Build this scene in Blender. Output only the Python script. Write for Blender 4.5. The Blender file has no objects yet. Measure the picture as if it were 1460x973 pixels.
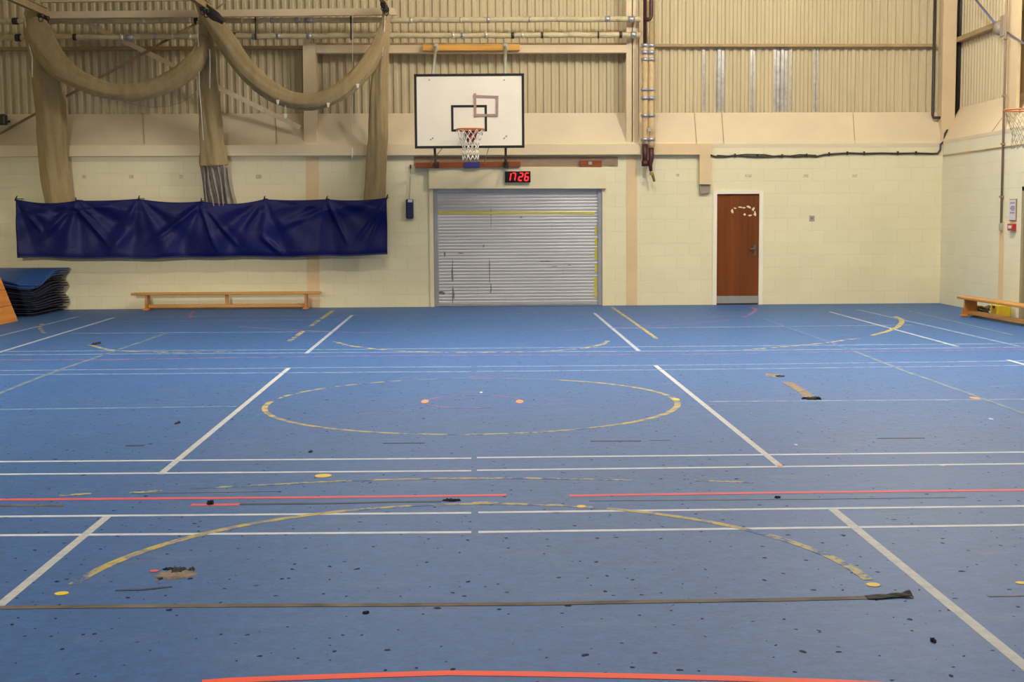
import bpy, math, random
from mathutils import Vector, Matrix, noise as mnoise
random.seed(7)
SC = bpy.context.scene
COL = SC.collection
PI = math.pi

# ------------------------------------------------------------------ camera (solved from the badminton courts)
F_PX, CX0, CAM_H = 1930.2, 0.0394, 1.6007
PITCH, YAW, ROLL = -0.08991, 0.003236, -0.007124
_f = Vector((math.sin(YAW)*math.cos(PITCH), math.cos(YAW)*math.cos(PITCH), math.sin(PITCH)))
_r = Vector((math.cos(YAW), -math.sin(YAW), 0)); _u = _r.cross(_f)
R_ = _r*math.cos(ROLL) + _u*math.sin(ROLL); U_ = -_r*math.sin(ROLL) + _u*math.cos(ROLL)
C_ = Vector((CX0, 0, CAM_H))
def ray(x, y): return R_*((x-730)/F_PX) - U_*((y-486.5)/F_PX) + _f
def W(x, y, Y):                      # the point at depth Y that the photo shows at x, y
    d = ray(x, y); return C_ + d*((Y-C_.y)/d.y)
def G(x, y, z=0.0):                  # the point on the floor
    d = ray(x, y); return C_ + d*((z-C_.z)/d.z)
def S(x, y, X):                      # the point on a plane of constant X
    d = ray(x, y); return C_ + d*((X-C_.x)/d.x)

cam = bpy.data.objects.new('camera', bpy.data.cameras.new('camera'))
COL.objects.link(cam)
cam.data.sensor_width = 36; cam.data.lens = 36*F_PX/1460
cam.data.clip_end = 100; cam.data.clip_start = 0.05
m = Matrix(((R_.x, U_.x, -_f.x, C_.x), (R_.y, U_.y, -_f.y, C_.y), (R_.z, U_.z, -_f.z, C_.z), (0, 0, 0, 1)))
cam.matrix_world = m
SC.camera = cam

# ------------------------------------------------------------------ materials
def lin(c):
    return tuple((v/255/12.92 if v/255 <= .04045 else ((v/255+.055)/1.055)**2.4) for v in c) + (1,)
class NT:
    def __init__(s, name):
        s.m = bpy.data.materials.new(name); s.m.use_nodes = True
        s.t = s.m.node_tree; s.b = s.t.nodes['Principled BSDF']
    def n(s, typ, **kw):
        nd = s.t.nodes.new(typ)
        for k, v in kw.items():
            if k in nd.inputs: nd.inputs[k].default_value = v
            else: setattr(nd, k, v)
        return nd
    def l(s, a, b): s.t.links.new(a, b)
    def pos(s, scale=(1, 1, 1), rot=(0, 0, 0), src='world'):
        if src == 'world': o = s.n('ShaderNodeNewGeometry').outputs['Position']
        else: o = s.n('ShaderNodeTexCoord').outputs['Object']
        mp = s.n('ShaderNodeMapping'); mp.inputs['Scale'].default_value = scale; mp.inputs['Rotation'].default_value = rot
        s.l(o, mp.inputs['Vector']); return mp.outputs[0]
    def noise(s, vec, scale, detail=4, rough=.6):
        nd = s.n('ShaderNodeTexNoise', Scale=scale, Detail=detail, Roughness=rough)
        s.l(vec, nd.inputs['Vector']); return nd.outputs['Fac']
    def ramp(s, fac, stops):
        nd = s.n('ShaderNodeValToRGB'); cr = nd.color_ramp
        while len(cr.elements) > 1: cr.elements.remove(cr.elements[-1])
        cr.elements[0].position = stops[0][0]; cr.elements[0].color = stops[0][1]
        for p, c in stops[1:]:
            e = cr.elements.new(p); e.color = c
        s.l(fac, nd.inputs['Fac']); return nd.outputs['Color']
    def mix(s, fac, a, b, mode='MIX'):
        nd = s.n('ShaderNodeMix', data_type='RGBA', blend_type=mode)
        for sock, v in ((nd.inputs[0], fac), (nd.inputs[6], a), (nd.inputs[7], b)):
            if isinstance(v, (int, float, tuple)): sock.default_value = v
            else: s.l(v, sock)
        return nd.outputs[2]
    def bump(s, h, strength=.3, dist=.01):
        nd = s.n('ShaderNodeBump', Strength=strength, Distance=dist); s.l(h, nd.inputs['Height']); s.l(nd.outputs[0], s.b.inputs['Normal'])
    def base(s, c):
        if isinstance(c, tuple): s.b.inputs['Base Color'].default_value = c
        else: s.l(c, s.b.inputs['Base Color'])
    def set(s, rough=.6, metal=0, spec=None):
        s.b.inputs['Roughness'].default_value = rough; s.b.inputs['Metallic'].default_value = metal
        if spec is not None: s.b.inputs['Specular IOR Level'].default_value = spec
        return s.m
W1, B1 = (1, 1, 1, 1), (0, 0, 0, 1)
def plain(name, c, rough=.6, metal=0, var=.12, scale=6, spec=None, bump=0):
    t = NT(name); c = lin(c)
    f = t.noise(t.pos(src='obj'), scale)
    lo = tuple(v*(1-var) for v in c[:3])+(1,); hi = tuple(min(1, v*(1+var)) for v in c[:3])+(1,)
    t.base(t.ramp(f, [(.3, lo), (.7, hi)]))
    if bump: t.bump(t.noise(t.pos(src='obj'), scale*8), bump, .004)
    return t.set(rough, metal, spec)

FLOOR_C = (49, 92, 149)
def floor_color(t):
    p = t.pos()
    big = t.noise(p, .55, 3, .55); mid = t.noise(p, 4.5, 5, .65); fine = t.noise(p, 42, 4, .75)
    c0 = lin(FLOOR_C); k = lambda s, r=1: (c0[0]*s*r, c0[1]*s, c0[2]*s, 1)
    col = t.ramp(big, [(.3, k(.90, .93)), (.7, k(1.08, 1.06))])
    col = t.mix(.55, col, t.ramp(mid, [(.34, k(.66)), (.66, k(1.30, 1.06))]))
    col = t.mix(.45, col, t.ramp(fine, [(.3, k(.42)), (.7, k(1.6))]))
    col = t.mix(t.ramp(t.noise(p, 2.2, 4, .6), [(.36, B1), (.64, (.5, .5, .5, 1))]), col, t.mix(1.0, col, (.86, 1.05, .90, 1), 'MULTIPLY'))
    col = t.mix(.4, col, t.ramp(t.noise(p, 14, 4, .7), [(.34, k(.6, 1.05)), (.66, k(1.35, .98))]))
    # worn greyish scuffs and sparse black specks
    sc = t.ramp(t.noise(t.pos((.9, 2.4, 1)), 1.6, 6, .7), [(.56, B1), (.74, (.45, .45, .45, 1))])
    col = t.mix(sc, col, lin((104, 118, 140)))
    masks = []
    for scale, th, off in ((5.0, .06, 0), (2.1, .035, 4.1), (9.0, .085, 7.3)):
        mp = t.n('ShaderNodeMapping'); mp.inputs['Location'].default_value = (off, off*1.7, 0); mp.inputs['Scale'].default_value = (1, .8, 1)
        wob = t.n('ShaderNodeTexNoise', Scale=14.0, Detail=2)
        g = t.n('ShaderNodeNewGeometry').outputs['Position']
        t.l(g, wob.inputs['Vector'])
        t.l(t.mix(.05, g, wob.outputs['Color'], 'ADD'), mp.inputs['Vector'])
        v = t.n('ShaderNodeTexVoronoi', voronoi_dimensions='2D', Scale=scale); v.inputs['Randomness'].default_value = 1
        t.l(mp.outputs[0], v.inputs['Vector'])
        # only some of the cells carry a speck
        sep = t.n('ShaderNodeSeparateColor'); t.l(v.outputs['Color'], sep.inputs[0])
        some = t.n('ShaderNodeMath', operation='LESS_THAN'); t.l(sep.outputs[0], some.inputs[0]); some.inputs[1].default_value = .42
        size = t.n('ShaderNodeMath', operation='MULTIPLY'); t.l(sep.outputs[1], size.inputs[0]); size.inputs[1].default_value = th*.7; sz2 = t.n('ShaderNodeMath', operation='ADD'); t.l(size.outputs[0], sz2.inputs[0]); sz2.inputs[1].default_value = th*.22; size = sz2
        lt = t.n('ShaderNodeMath', operation='LESS_THAN'); t.l(v.outputs['Distance'], lt.inputs[0]); t.l(size.outputs[0], lt.inputs[1])
        ml = t.n('ShaderNodeMath', operation='MULTIPLY'); t.l(lt.outputs[0], ml.inputs[0]); t.l(some.outputs[0], ml.inputs[1])
        m2 = t.n('ShaderNodeMath', operation='MULTIPLY'); t.l(ml.outputs[0], m2.inputs[0]); m2.inputs[1].default_value = .85
        col = t.mix(m2.outputs[0], col, lin((14, 18, 30))); masks.append(m2.outputs[0])
    # torn specks have lost the surface sheen
    a = t.n('ShaderNodeMath', operation='MAXIMUM'); t.l(masks[0], a.inputs[0]); t.l(masks[1], a.inputs[1])
    b = t.n('ShaderNodeMath', operation='MAXIMUM'); t.l(a.outputs[0], b.inputs[0]); t.l(masks[2], b.inputs[1])
    c = t.n('ShaderNodeMath', operation='MULTIPLY_ADD'); t.l(b.outputs[0], c.inputs[0]); c.inputs[1].default_value = -.44; c.inputs[2].default_value = .40
    t.speck_spec = c.outputs[0]
    return col, fine
def mat_floor():
    t = NT('blue_floor'); c, f = floor_color(t); t.base(c); t.bump(f, .25, .004); t.set(.56, 0, .4); t.l(t.speck_spec, t.b.inputs['Specular IOR Level']); t.b.inputs['Sheen Weight'].default_value = .015; t.b.inputs['Sheen Roughness'].default_value = .45; t.b.inputs['Sheen Tint'].default_value = (1, .92, .8, 1); return t.m
def mat_paint(name, c, cover, patchy=.5, scale=9):
    # court paint worn off in patches so the blue floor shows through
    t = NT(name); fc, f = floor_color(t)
    n = t.noise(t.pos(), scale, 5, .7)
    lo = max(0, cover-patchy); hi = min(1, cover+patchy*.6)
    fac = t.ramp(n, [(.44, (lo, lo, lo, 1)), (.55, (hi, hi, hi, 1))] if patchy > .32 else [(.36, (lo, lo, lo, 1)), (.58, (hi, hi, hi, 1))])
    t.base(t.mix(fac, fc, lin(c))); t.bump(f, .2, .003); return t.set(.6, 0, .35)

def mat_block(name, c, axis, grime=True):
    t = NT(name)
    g = t.n('ShaderNodeNewGeometry').outputs['Position']
    sx = t.n('ShaderNodeSeparateXYZ'); t.l(g, sx.inputs[0]); cb = t.n('ShaderNodeCombineXYZ')
    t.l(sx.outputs[axis], cb.inputs[0]); t.l(sx.outputs[2], cb.inputs[1])
    br = t.n('ShaderNodeTexBrick'); t.l(cb.outputs[0], br.inputs['Vector'])
    br.inputs['Scale'].default_value = 1; br.inputs['Brick Width'].default_value = .45; br.inputs['Row Height'].default_value = .225
    br.inputs['Mortar Size'].default_value = .006; br.inputs['Mortar Smooth'].default_value = .6
    br.inputs['Color1'].default_value = (.45, .45, .45, 1); br.inputs['Color2'].default_value = (.6, .6, .6, 1); br.inputs['Mortar'].default_value = (.2, .2, .2, 1)
    l = lin(c); k = lambda s, r=1, b=1: (l[0]*s*r, l[1]*s, l[2]*s*b, 1)
    per = t.ramp(br.outputs['Color'], [(.2, k(.86)), (.46, k(.965, 1, .99)), (.6, k(1.03))])
    blot = t.ramp(t.noise(t.pos(), .8, 5, .6), [(.3, k(.9, 1, .93)), (.7, k(1.05))])
    col = t.mix(.5, per, blot)
    if grime:
        d = t.ramp(t.noise(t.pos(), 5.5, 5, .75), [(.66, B1), (.80, (.30, .30, .30, 1))])
        col = t.mix(d, col, k(.6, 1, .85))
    t.base(col)
    h = t.mix(.25, br.outputs['Fac'], t.noise(t.pos(), 60, 3))
    inv = t.n('ShaderNodeInvert'); t.l(h, inv.inputs['Color']); t.bump(inv.outputs[0], .45, .006)
    return t.set(.55, 0, .3)
def mat_clad(name, c):
    t = NT(name); l = lin(c); k = lambda s, r=1: (l[0]*s*r, l[1]*s, l[2]*s, 1)
    a = t.ramp(t.noise(t.pos((1, 1, .25)), 1.1, 5, .6), [(.3, k(.88)), (.7, k(1.06))])
    st = t.ramp(t.noise(t.pos((7, 7, .35)), 2.2, 4), [(.35, k(.84, 1.02)), (.7, k(1.05))])
    t.base(t.mix(.4, a, st)); return t.set(.6, 0, .2)
def mat_wood(name, c, axis=0, grain=1.0, rough=.4, dark=.55):
    t = NT(name); l = lin(c); k = lambda s: (l[0]*s, l[1]*s**1.25, l[2]*s**1.5, 1)
    sc = [22*grain, 22*grain, 22*grain]; sc[axis] = 1.0*grain
    a = t.noise(t.pos(tuple(sc), src='obj'), 1.0, 5, .65)
    b = t.noise(t.pos(tuple(v*.25 for v in sc), src='obj'), 1.0, 3)
    t.base(t.mix(.45, t.ramp(a, [(.3, k(dark)), (.5, k(.95)), (.72, k(1.2))]), t.ramp(b, [(.35, k(.72)), (.65, k(1.15))])))
    return t.set(rough, 0, .4)
def mat_net():
    t = NT('bunched_netting'); l = lin((178, 155, 112)); k = lambda s: (l[0]*s, l[1]*s, l[2]*s, 1)
    w = []
    for r in (.7, -.7):
        wv = t.n('ShaderNodeTexWave', wave_type='BANDS', bands_direction='X', Scale=15.0, Distortion=1.5, Detail=1.0)
        t.l(t.pos(rot=(0, r, 0)), wv.inputs['Vector']); w.append(wv.outputs['Fac'])
    mx = t.mix(.5, w[0], w[1])
    col = t.ramp(mx, [(.25, k(.72)), (.75, k(1.22))])
    col = t.mix(.5, col, t.ramp(t.noise(t.pos((3, 3, .6)), 2.5, 5), [(.3, k(.68)), (.7, k(1.22))]))
    t.base(col); t.bump(mx, .6, .012); return t.set(.9, 0, .1)
def mat_shutter():
    t = NT('aluminium_slats'); l = lin((206, 203, 202)); k = lambda s, r=1: (l[0]*s*r, l[1]*s*(1+(r-1)*.6), l[2]*s, 1)
    a = t.ramp(t.noise(t.pos((.5, 1, 1.2)), 1.8, 5, .6), [(.3, k(.84)), (.7, k(1.04))])
    row = t.ramp(t.noise(t.pos((.25, 1, 13)), 1.0, 2), [(.3, k(.86)), (.7, k(1.06))])
    col = t.mix(.45, a, row)
    sm = t.ramp(t.noise(t.pos((5, 1, .9)), 1.7, 6, .75), [(.62, B1), (.78, (.55, .55, .55, 1))])
    t.base(t.mix(sm, col, lin((96, 95, 98))))
    rg = t.ramp(t.noise(t.pos((1, 1, 3)), 2.0, 4), [(.3, (.30, .30, .30, 1)), (.7, (.42, .42, .42, 1))]); t.l(rg, t.b.inputs['Roughness'])
    t.b.inputs['Metallic'].default_value = .4; return t.m
def mat_lag(name='lagged_pipe', c=(205, 188, 146)):
    t = NT(name); l = lin(c); k = lambda s, r=1: (l[0]*s*r, l[1]*s, l[2]*s, 1)
    a = t.noise(t.pos(), 7, 5, .7)
    t.base(t.ramp(a, [(.28, k(.55, 1.15)), (.42, k(.9)), (.7, k(1.12))])); t.bump(a, .5, .02); return t.set(.45, 0, .4)
def mat_emit(name, c, s):
    t = NT(name); t.base(lin(c)); t.b.inputs['Emission Color'].default_value = lin(c); t.b.inputs['Emission Strength'].default_value = s; return t.set(.4)
def mat_vinyl():
    t = NT('navy_vinyl'); l = lin((12, 19, 84)); k = lambda s: (l[0]*s, l[1]*s, l[2]*s, 1)
    n = t.noise(t.pos(), 3, 5, .65); t.base(t.ramp(n, [(.3, k(.8)), (.7, k(1.15))]))
    t.bump(t.noise(t.pos(), 12, 4), .25, .02); return t.set(.45, 0, .22)

M = dict(
    floor=mat_floor(),
    white=mat_paint('white_court_paint', (208, 211, 216), .93, .18), white_band=mat_paint('grey_white_tape', (190, 190, 186), .93, .2, 16),
    white_faint=mat_paint('faded_white_paint', (164, 178, 194), .5, .3), white_ghost=mat_paint('ghost_white_paint', (150, 165, 185), .22, .22),
    yellow=mat_paint('yellow_court_paint', (186, 166, 84), .85, .5), yellow_worn=mat_paint('worn_yellow_paint', (184, 168, 98), .42, .75, 7),
    white_dull=mat_paint('dulled_white_tape', (172, 178, 186), .85, .25, 12), yellow_faint=mat_paint('faded_yellow_paint', (150, 156, 120), .34, .3, 5), yellow_spot=mat_paint('yellow_marker', (232, 196, 62), .97, .05),
    red=mat_paint('red_court_paint', (226, 84, 86), .93, .2), red_bright=mat_paint('bright_red_paint', (250, 88, 52), .98, .06),
    red_faint=mat_paint('faded_red_paint', (172, 108, 140), .5, .35), orange_dot=mat_paint('orange_marker', (226, 150, 92), .9, .2),
    seam=plain('worn_seam_tape', (98, 88, 74), .8, var=.55, scale=5), seam_dark=mat_paint('dark_seam', (48, 46, 46), .85, .3, 14), seam_faint=mat_paint('faded_seam', (96, 104, 116), .7, .4, 8),
    patch=plain('bare_screed', (126, 112, 94), .8, var=.35, scale=14, bump=.5), hole=plain('torn_rubber', (30, 28, 27), .8, var=.4, scale=20),
    block=mat_block('cream_blockwork', (236, 226, 190), 0), block_side=mat_block('cream_blockwork_side', (234, 228, 200), 1),
    frame_paint=plain('pale_frame_paint', (244, 236, 212), .5, var=.04, scale=1.5), lag_v=mat_lag('tan_lagging', (212, 184, 134)), cream=plain('cream_gloss_paint', (234, 220, 184), .5, var=.05, scale=1.5), ledge=plain('ledge_paint', (230, 211, 172), .5, var=.06, scale=.8), peach=plain('peach_painted_board', (224, 206, 174), .55, var=.06, scale=1.0),
    stripe=plain('buff_painted_stripe', (226, 198, 152), .55, var=.05, scale=2), steel=plain('buff_painted_steel', (222, 198, 158), .5, var=.06, scale=1.4),
    clad=mat_clad('buff_cladding', (210, 194, 156)), clad_rail=plain('dull_rail_paint', (172, 146, 102), .6, var=.15, scale=3),
    foil=plain('grey_foil', (188, 184, 176), .3, .55, var=.2, scale=9), silver=plain('silver_tape', (178, 178, 180), .3, .6, var=.2, scale=12),
    silver_bright=plain('bright_foil', (235, 232, 220), .2, .6, var=.1),
    bench=mat_wood('varnished_pine', (206, 146, 70), 0), bench_y=mat_wood('varnished_pine_long', (206, 146, 70), 1), bench_leg=mat_wood('varnished_pine_upright', (196, 130, 62), 2),
    timber=mat_wood('orange_timber', (222, 162, 72), 0), redwood=mat_wood('red_brown_timber', (146, 78, 40), 0), door=mat_wood('teak_veneer', (122, 62, 14), 2, .8, .38, .62),
    ply=mat_wood('orange_plywood', (222, 138, 54), 1, .6), board=plain('white_backboard', (242, 231, 210), .4, var=.03, scale=2),
    black=plain('black_paint', (28, 26, 22), .5, var=.2), blackpipe=plain('black_plastic', (56, 50, 42), .45, var=.2), maroon=plain('maroon_pipe', (72, 32, 30), .45, var=.25),
    palesteel=plain('pale_grey_steel', (176, 182, 172), .4, .3, var=.1), orange=plain('orange_hoop_paint', (204, 116, 62), .4, var=.15), redbr=plain('red_bracket_paint', (150, 48, 24), .45, var=.15),
    hem_tab=plain('pale_hem_tab', (206, 182, 150), .7, var=.1), dull_cord=plain('dull_cord', (170, 160, 134), .8), cord=plain('white_cord', (232, 226, 208), .8, var=.06), blue=plain('blue_pad', (48, 56, 128), .6, var=.15), navy=plain('navy_fabric', (34, 42, 84), .7, var=.15),  # hem tabs are simply pale in colour
    vinyl=mat_vinyl(), net=mat_net(), pvc=plain('grey_net_hem', (150, 140, 130), .6, var=.3, scale=8),
    mat=plain('blue_foam_mat', (38, 78, 138), .5, var=.14, scale=4), mat_dark=plain('navy_foam_mat', (22, 28, 54), .65, var=.2, scale=4),
    shutter=mat_shutter(), galv=plain('galvanised_guide', (168, 168, 172), .45, .4, var=.1), kick=plain('kick_plate_metal', (172, 170, 166), .4, .5, var=.08),
    grey=plain('grey_plastic', (168, 164, 152), .5, var=.1), taupe_grey=plain('taupe_board', (150, 128, 104), .7, var=.12), endgrey=plain('grey_duct_end', (150, 138, 118), .6, var=.06),  # taupe is the mounting board's own colour, shared by small fittings
    smear=plain('black_scuff', (118, 116, 116), .6, var=.3, scale=16), tape_yellow=plain('yellow_tape', (206, 192, 70), .5, var=.08),
    tape_pink=plain('faded_pink_tape', (168, 138, 128), .7, var=.12, scale=14), paper=plain('torn_paper', (236, 220, 184), .8, var=.05),
    clockbody=plain('clock_case', (24, 20, 20), .35, var=.1), led=mat_emit('red_led', (255, 36, 40), 2.2),
    lag=mat_lag(), notice=plain('white_notice', (214, 210, 216), .5, var=.03), ink=plain('violet_print', (156, 146, 178), .6, var=.1), red_plastic=plain('red_plastic', (178, 44, 36), .4, var=.1),
    olive=plain('olive_door_paint', (158, 148, 112), .5, var=.06), yellow_plastic=plain('yellow_plastic', (222, 186, 38), .4, var=.12), gold=plain('brass_valve', (168, 140, 84), .4, .4, var=.2),
    bluewire=plain('blue_grey_rod', (96, 96, 122), .5, var=.1), brace_pale=plain('pale_brace_paint', (222, 198, 158), .55, var=.1), brown=plain('brown_brace_paint', (150, 118, 80), .55, var=.12), ceil=plain('ceiling_panels', (200, 188, 160), .8, var=.05, scale=1),
    handle=plain('worn_metal_handle', (120, 112, 104), .35, .7, var=.15), clip=plain('white_plastic_tag', (236, 230, 216), .5, var=.03), darkbox=plain('dark_fitting', (44, 36, 30), .5, var=.15),
)

# ------------------------------------------------------------------ mesh builders
class MB:
    def __init__(s): s.v = []; s.f = []; s.sm = []
    def add(s, vs, fs, smooth=False):
        o = len(s.v); s.v += [Vector(v) for v in vs]; s.f += [tuple(i+o for i in f) for f in fs]; s.sm += [smooth]*len(fs); return s
    def hexa(s, a, b):      # two quads with matching order
        return s.add(list(a)+list(b), [(3, 2, 1, 0), (4, 5, 6, 7), (0, 1, 5, 4), (1, 2, 6, 5), (2, 3, 7, 6), (3, 0, 4, 7)])
    def box(s, x0, x1, y0, y1, z0, z1, b=0.0):
        if x0 > x1: x0, x1 = x1, x0
        if y0 > y1: y0, y1 = y1, y0
        if z0 > z1: z0, z1 = z1, z0
        b = min(b, (x1-x0)*.45, (y1-y0)*.45, (z1-z0)*.45)
        if b <= 0:
            return s.hexa([(x0, y0, z0), (x1, y0, z0), (x1, y1, z0), (x0, y1, z0)], [(x0, y0, z1), (x1, y0, z1), (x1, y1, z1), (x0, y1, z1)])
        vs, ix = [], {}
        for i, x in enumerate((x0, x1)):
            for j, y in enumerate((y0, y1)):
                for k, z in enumerate((z0, z1)):
                    dx, dy, dz = (b if i == 0 else -b), (b if j == 0 else -b), (b if k == 0 else -b)
                    for a, p in (('x', (x, y+dy, z+dz)), ('y', (x+dx, y, z+dz)), ('z', (x+dx, y+dy, z))):
                        ix[(i, j, k, a)] = len(vs); vs.append(p)
        fs = []
        q = lambda *a: fs.append(tuple(ix[t] for t in a))
        for i in (0, 1): q((i, 0, 0, 'x'), (i, 1, 0, 'x'), (i, 1, 1, 'x'), (i, 0, 1, 'x'))
        for j in (0, 1): q((0, j, 0, 'y'), (1, j, 0, 'y'), (1, j, 1, 'y'), (0, j, 1, 'y'))
        for k in (0, 1): q((0, 0, k, 'z'), (1, 0, k, 'z'), (1, 1, k, 'z'), (0, 1, k, 'z'))
        for i in (0, 1):
            for j in (0, 1): q((i, j, 0, 'x'), (i, j, 1, 'x'), (i, j, 1, 'y'), (i, j, 0, 'y'))
            for k in (0, 1): q((i, 0, k, 'x'), (i, 1, k, 'x'), (i, 1, k, 'z'), (i, 0, k, 'z'))
        for j in (0, 1):
            for k in (0, 1): q((0, j, k, 'y'), (1, j, k, 'y'), (1, j, k, 'z'), (0, j, k, 'z'))
        for i in (0, 1):
            for j in (0, 1):
                for k in (0, 1): q((i, j, k, 'x'), (i, j, k, 'y'), (i, j, k, 'z'))
        return s.add(vs, fs)
    def wall_quad(s, p, Yf, depth, b=0):   # four photo corners (tl,tr,br,bl) at depth Yf, extruded back
        f = [W(x, y, Yf) for x, y in p]; return s.hexa(f, [v+Vector((0, depth, 0)) for v in f])
    def rect(s, x0, y0, x1, y1, Yf, depth): return s.wall_quad([(x0, y0), (x1, y0), (x1, y1), (x0, y1)], Yf, depth)
    def tube(s, pts, r, seg=10, cap=True, lobes=0, lob=0.0, flat=1.0, phase=0.0, closed=False):
        pts = [Vector(p) for p in pts]; n = len(pts)
        rs = r if isinstance(r, (list, tuple)) else [r]*n
        vs, fs = [], []; prev = None
        for i, p in enumerate(pts):
            if closed: d = pts[(i+1) % n]-pts[i-1]
            else: d = (pts[min(i+1, n-1)]-pts[max(i-1, 0)])
            d.normalize()
            if prev is None:
                a = Vector((0, 1, 0)) if abs(d.y) < .8 else Vector((1, 0, 0))
            else: a = prev
            a = (a-d*a.dot(d)).normalized(); prev = a; b = d.cross(a)
            for k in range(seg):
                th = 2*PI*k/seg; rr = rs[i]
                if lobes: rr *= 1+lob*math.sin(lobes*th+phase+.35*math.sin(i*.6)) + lob*.5*math.sin((2*lobes+1)*th+i*.25)
                vs.append(p+a*(math.cos(th)*rr*flat)+b*(math.sin(th)*rr))
        rng = range(n if closed else n-1)
        for i in rng:
            j = (i+1) % n
            for k in range(seg):
                k2 = (k+1) % seg; fs.append((i*seg+k, i*seg+k2, j*seg+k2, j*seg+k))
        if cap and not closed:
            fs.append(tuple(range(seg-1, -1, -1))); fs.append(tuple((n-1)*seg+k for k in range(seg)))
        return s.add(vs, fs, True)
    def grid(s, fn, nu, nv, thick=None):   # fn(u,v)->Vector ; thick -> offset vector fn
        vs = [fn(i/nu, j/nv) for j in range(nv+1) for i in range(nu+1)]
        fs = [(j*(nu+1)+i, j*(nu+1)+i+1, (j+1)*(nu+1)+i+1, (j+1)*(nu+1)+i) for j in range(nv) for i in range(nu)]
        if thick is not None:
            o = len(vs); t = Vector(thick); vs += [v+t for v in vs]; fs += [tuple(o+i for i in reversed(f)) for f in list(fs)]
            e = [i for i in range(nu+1)]+[(j)*(nu+1)+nu for j in range(1, nv+1)]+[nv*(nu+1)+i for i in range(nu-1, -1, -1)]+[j*(nu+1) for j in range(nv-1, 0, -1)]
            for a, b in zip(e, e[1:]+e[:1]): fs.append((b, a, o+a, o+b))
        return s.add(vs, fs, True)
    def prism(s, poly, axis, a0, a1):      # polygon in the other two axes, extruded along axis
        def P(u, v, a): return (a, u, v) if axis == 0 else (u, a, v) if axis == 1 else (u, v, a)
        n = len(poly); vs = [P(u, v, a0) for u, v in poly]+[P(u, v, a1) for u, v in poly]
        return s.add(vs, [tuple(range(n-1, -1, -1)), tuple(range(n, 2*n))]+[(i, (i+1) % n, n+(i+1) % n, n+i) for i in range(n)])

def tag(o, label=None, cat=None, group=None, kind=None):
    for k, v in (('label', label), ('category', cat), ('group', group), ('kind', kind)):
        if v: o[k] = v
    return o
def obj(name, mb, mat, parent=None, origin=None):
    me = bpy.data.meshes.new(name)
    o = bpy.data.objects.new(name, me); COL.objects.link(o)
    off = Vector((0, 0, 0))
    if parent is not None:
        o.parent = parent; off = world_loc(parent)
    elif origin is not None:
        off = Vector(origin); o.location = off
    me.from_pydata([v-off for v in mb.v], [], mb.f)
    me.materials.append(mat if not isinstance(mat, str) else M[mat])
    for p, sm in zip(me.polygons, mb.sm): p.use_smooth = sm
    import bmesh
    bm = bmesh.new(); bm.from_mesh(me); bmesh.ops.recalc_face_normals(bm, faces=bm.faces[:]); bm.to_mesh(me); bm.free()
    return o
def world_loc(o):
    v = Vector((0, 0, 0))
    while o is not None: v = v+o.location; o = o.parent
    return v
def thing(name, loc, label, cat, group=None):
    o = bpy.data.objects.new(name, None); COL.objects.link(o); o.location = loc; o.empty_display_size = .1
    return tag(o, label, cat, group)
def centre(mb):
    n = len(mb.v); lo = [min(v[i] for v in mb.v) for i in range(3)]; hi = [max(v[i] for v in mb.v) for i in range(3)]
    return Vector(((lo[0]+hi[0])/2, (lo[1]+hi[1])/2, lo[2]))
def single(name, mb, mat, label, cat, group=None):
    return tag(obj(name, mb, mat, None, centre(mb)), label, cat, group)
def struct(name, mb, mat): return tag(obj(name, mb, mat), kind='structure')

# ------------------------------------------------------------------ the setting
YW, XR, XL = 24.88, 8.0, -9.7         # face of the end wall, right wall, left wall
YC, XC = 25.22, 8.34                   # upper cladding planes
ZTOP, YBACK = 7.6, -4.0
floor = struct('floor', MB().box(XL-.4, XR+.4, YBACK-.3, YC+.2, -.15, 0), 'floor')
struct('ceiling', MB().box(XL-.4, XC+.3, YBACK-.3, YC+.3, ZTOP, ZTOP+.15), 'ceil')
def zW(y, Y=YW, x=700): return W(x, y, Y).z
ZB = zW(205)                            # top of the blockwork
SH = (W(617.5, 270, YW).x, W(858.5, 270, YW).x, zW(269.5, YW, 735))    # shutter opening
DR = (W(1021.5, 277, YW).x, W(1083.5, 277, YW).x, zW(276, YW, 1050))   # door opening
wb = MB()
for x0, x1, z0 in ((XL-.3, SH[0], 0), (SH[0], SH[1], SH[2]), (SH[1], DR[0], 0), (DR[0], DR[1], DR[2]), (DR[1], XR+.0, 0)):
    wb.box(x0, x1, YW, YC+.25, z0, ZB-.002)
wb.box(SH[0], SH[1], YW+.25, YC+.25, 0, SH[2]); wb.box(DR[0], DR[1], YW+.2, YC+.25, 0, DR[2])
wall_back = struct('wall_back', wb, 'block')
# sloping sill between blockwork and cladding
def slope_quad(Wb0, Wb1, Wt1, Wt0):
    q = [Wb0, Wb1, Wt1, Wt0]; return MB().hexa([v+Vector((0, 0, -.06)) for v in q], q)
obj('sloping_sill', slope_quad(W(-25, 207, YW-.004), W(1341, 205, YW-.004), W(1341, 160, YC), W(-25, 163, YC)), 'peach', wall_back)
for x in (206, 395, 993, 1032, 1219):
    a, b = W(x, 205, YW-.008), W(x-3, 161, YC-.008); d = Vector((.006, 0, 0)); h = Vector((0, -.004, .004))
    obj('sill_joint', MB().hexa([a-d, a+d, b+d, b-d], [a-d+h, a+d+h, b+d+h, b-d+h]), 'clad_rail', wall_back)
def corrugate(u0, u1, pitch, dep, lip):
    pr, u = [], u0
    while u < u1:
        for f, d in ((0, 0), (.38, 0), (.52, dep), (.86, dep)): pr.append((u+f*pitch, d))
        u += pitch
    return pr
pitch = .1452
pr = corrugate(XL-.3, XC, pitch, .035, 0)
zc0 = zW(160, YC)-.1
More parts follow.
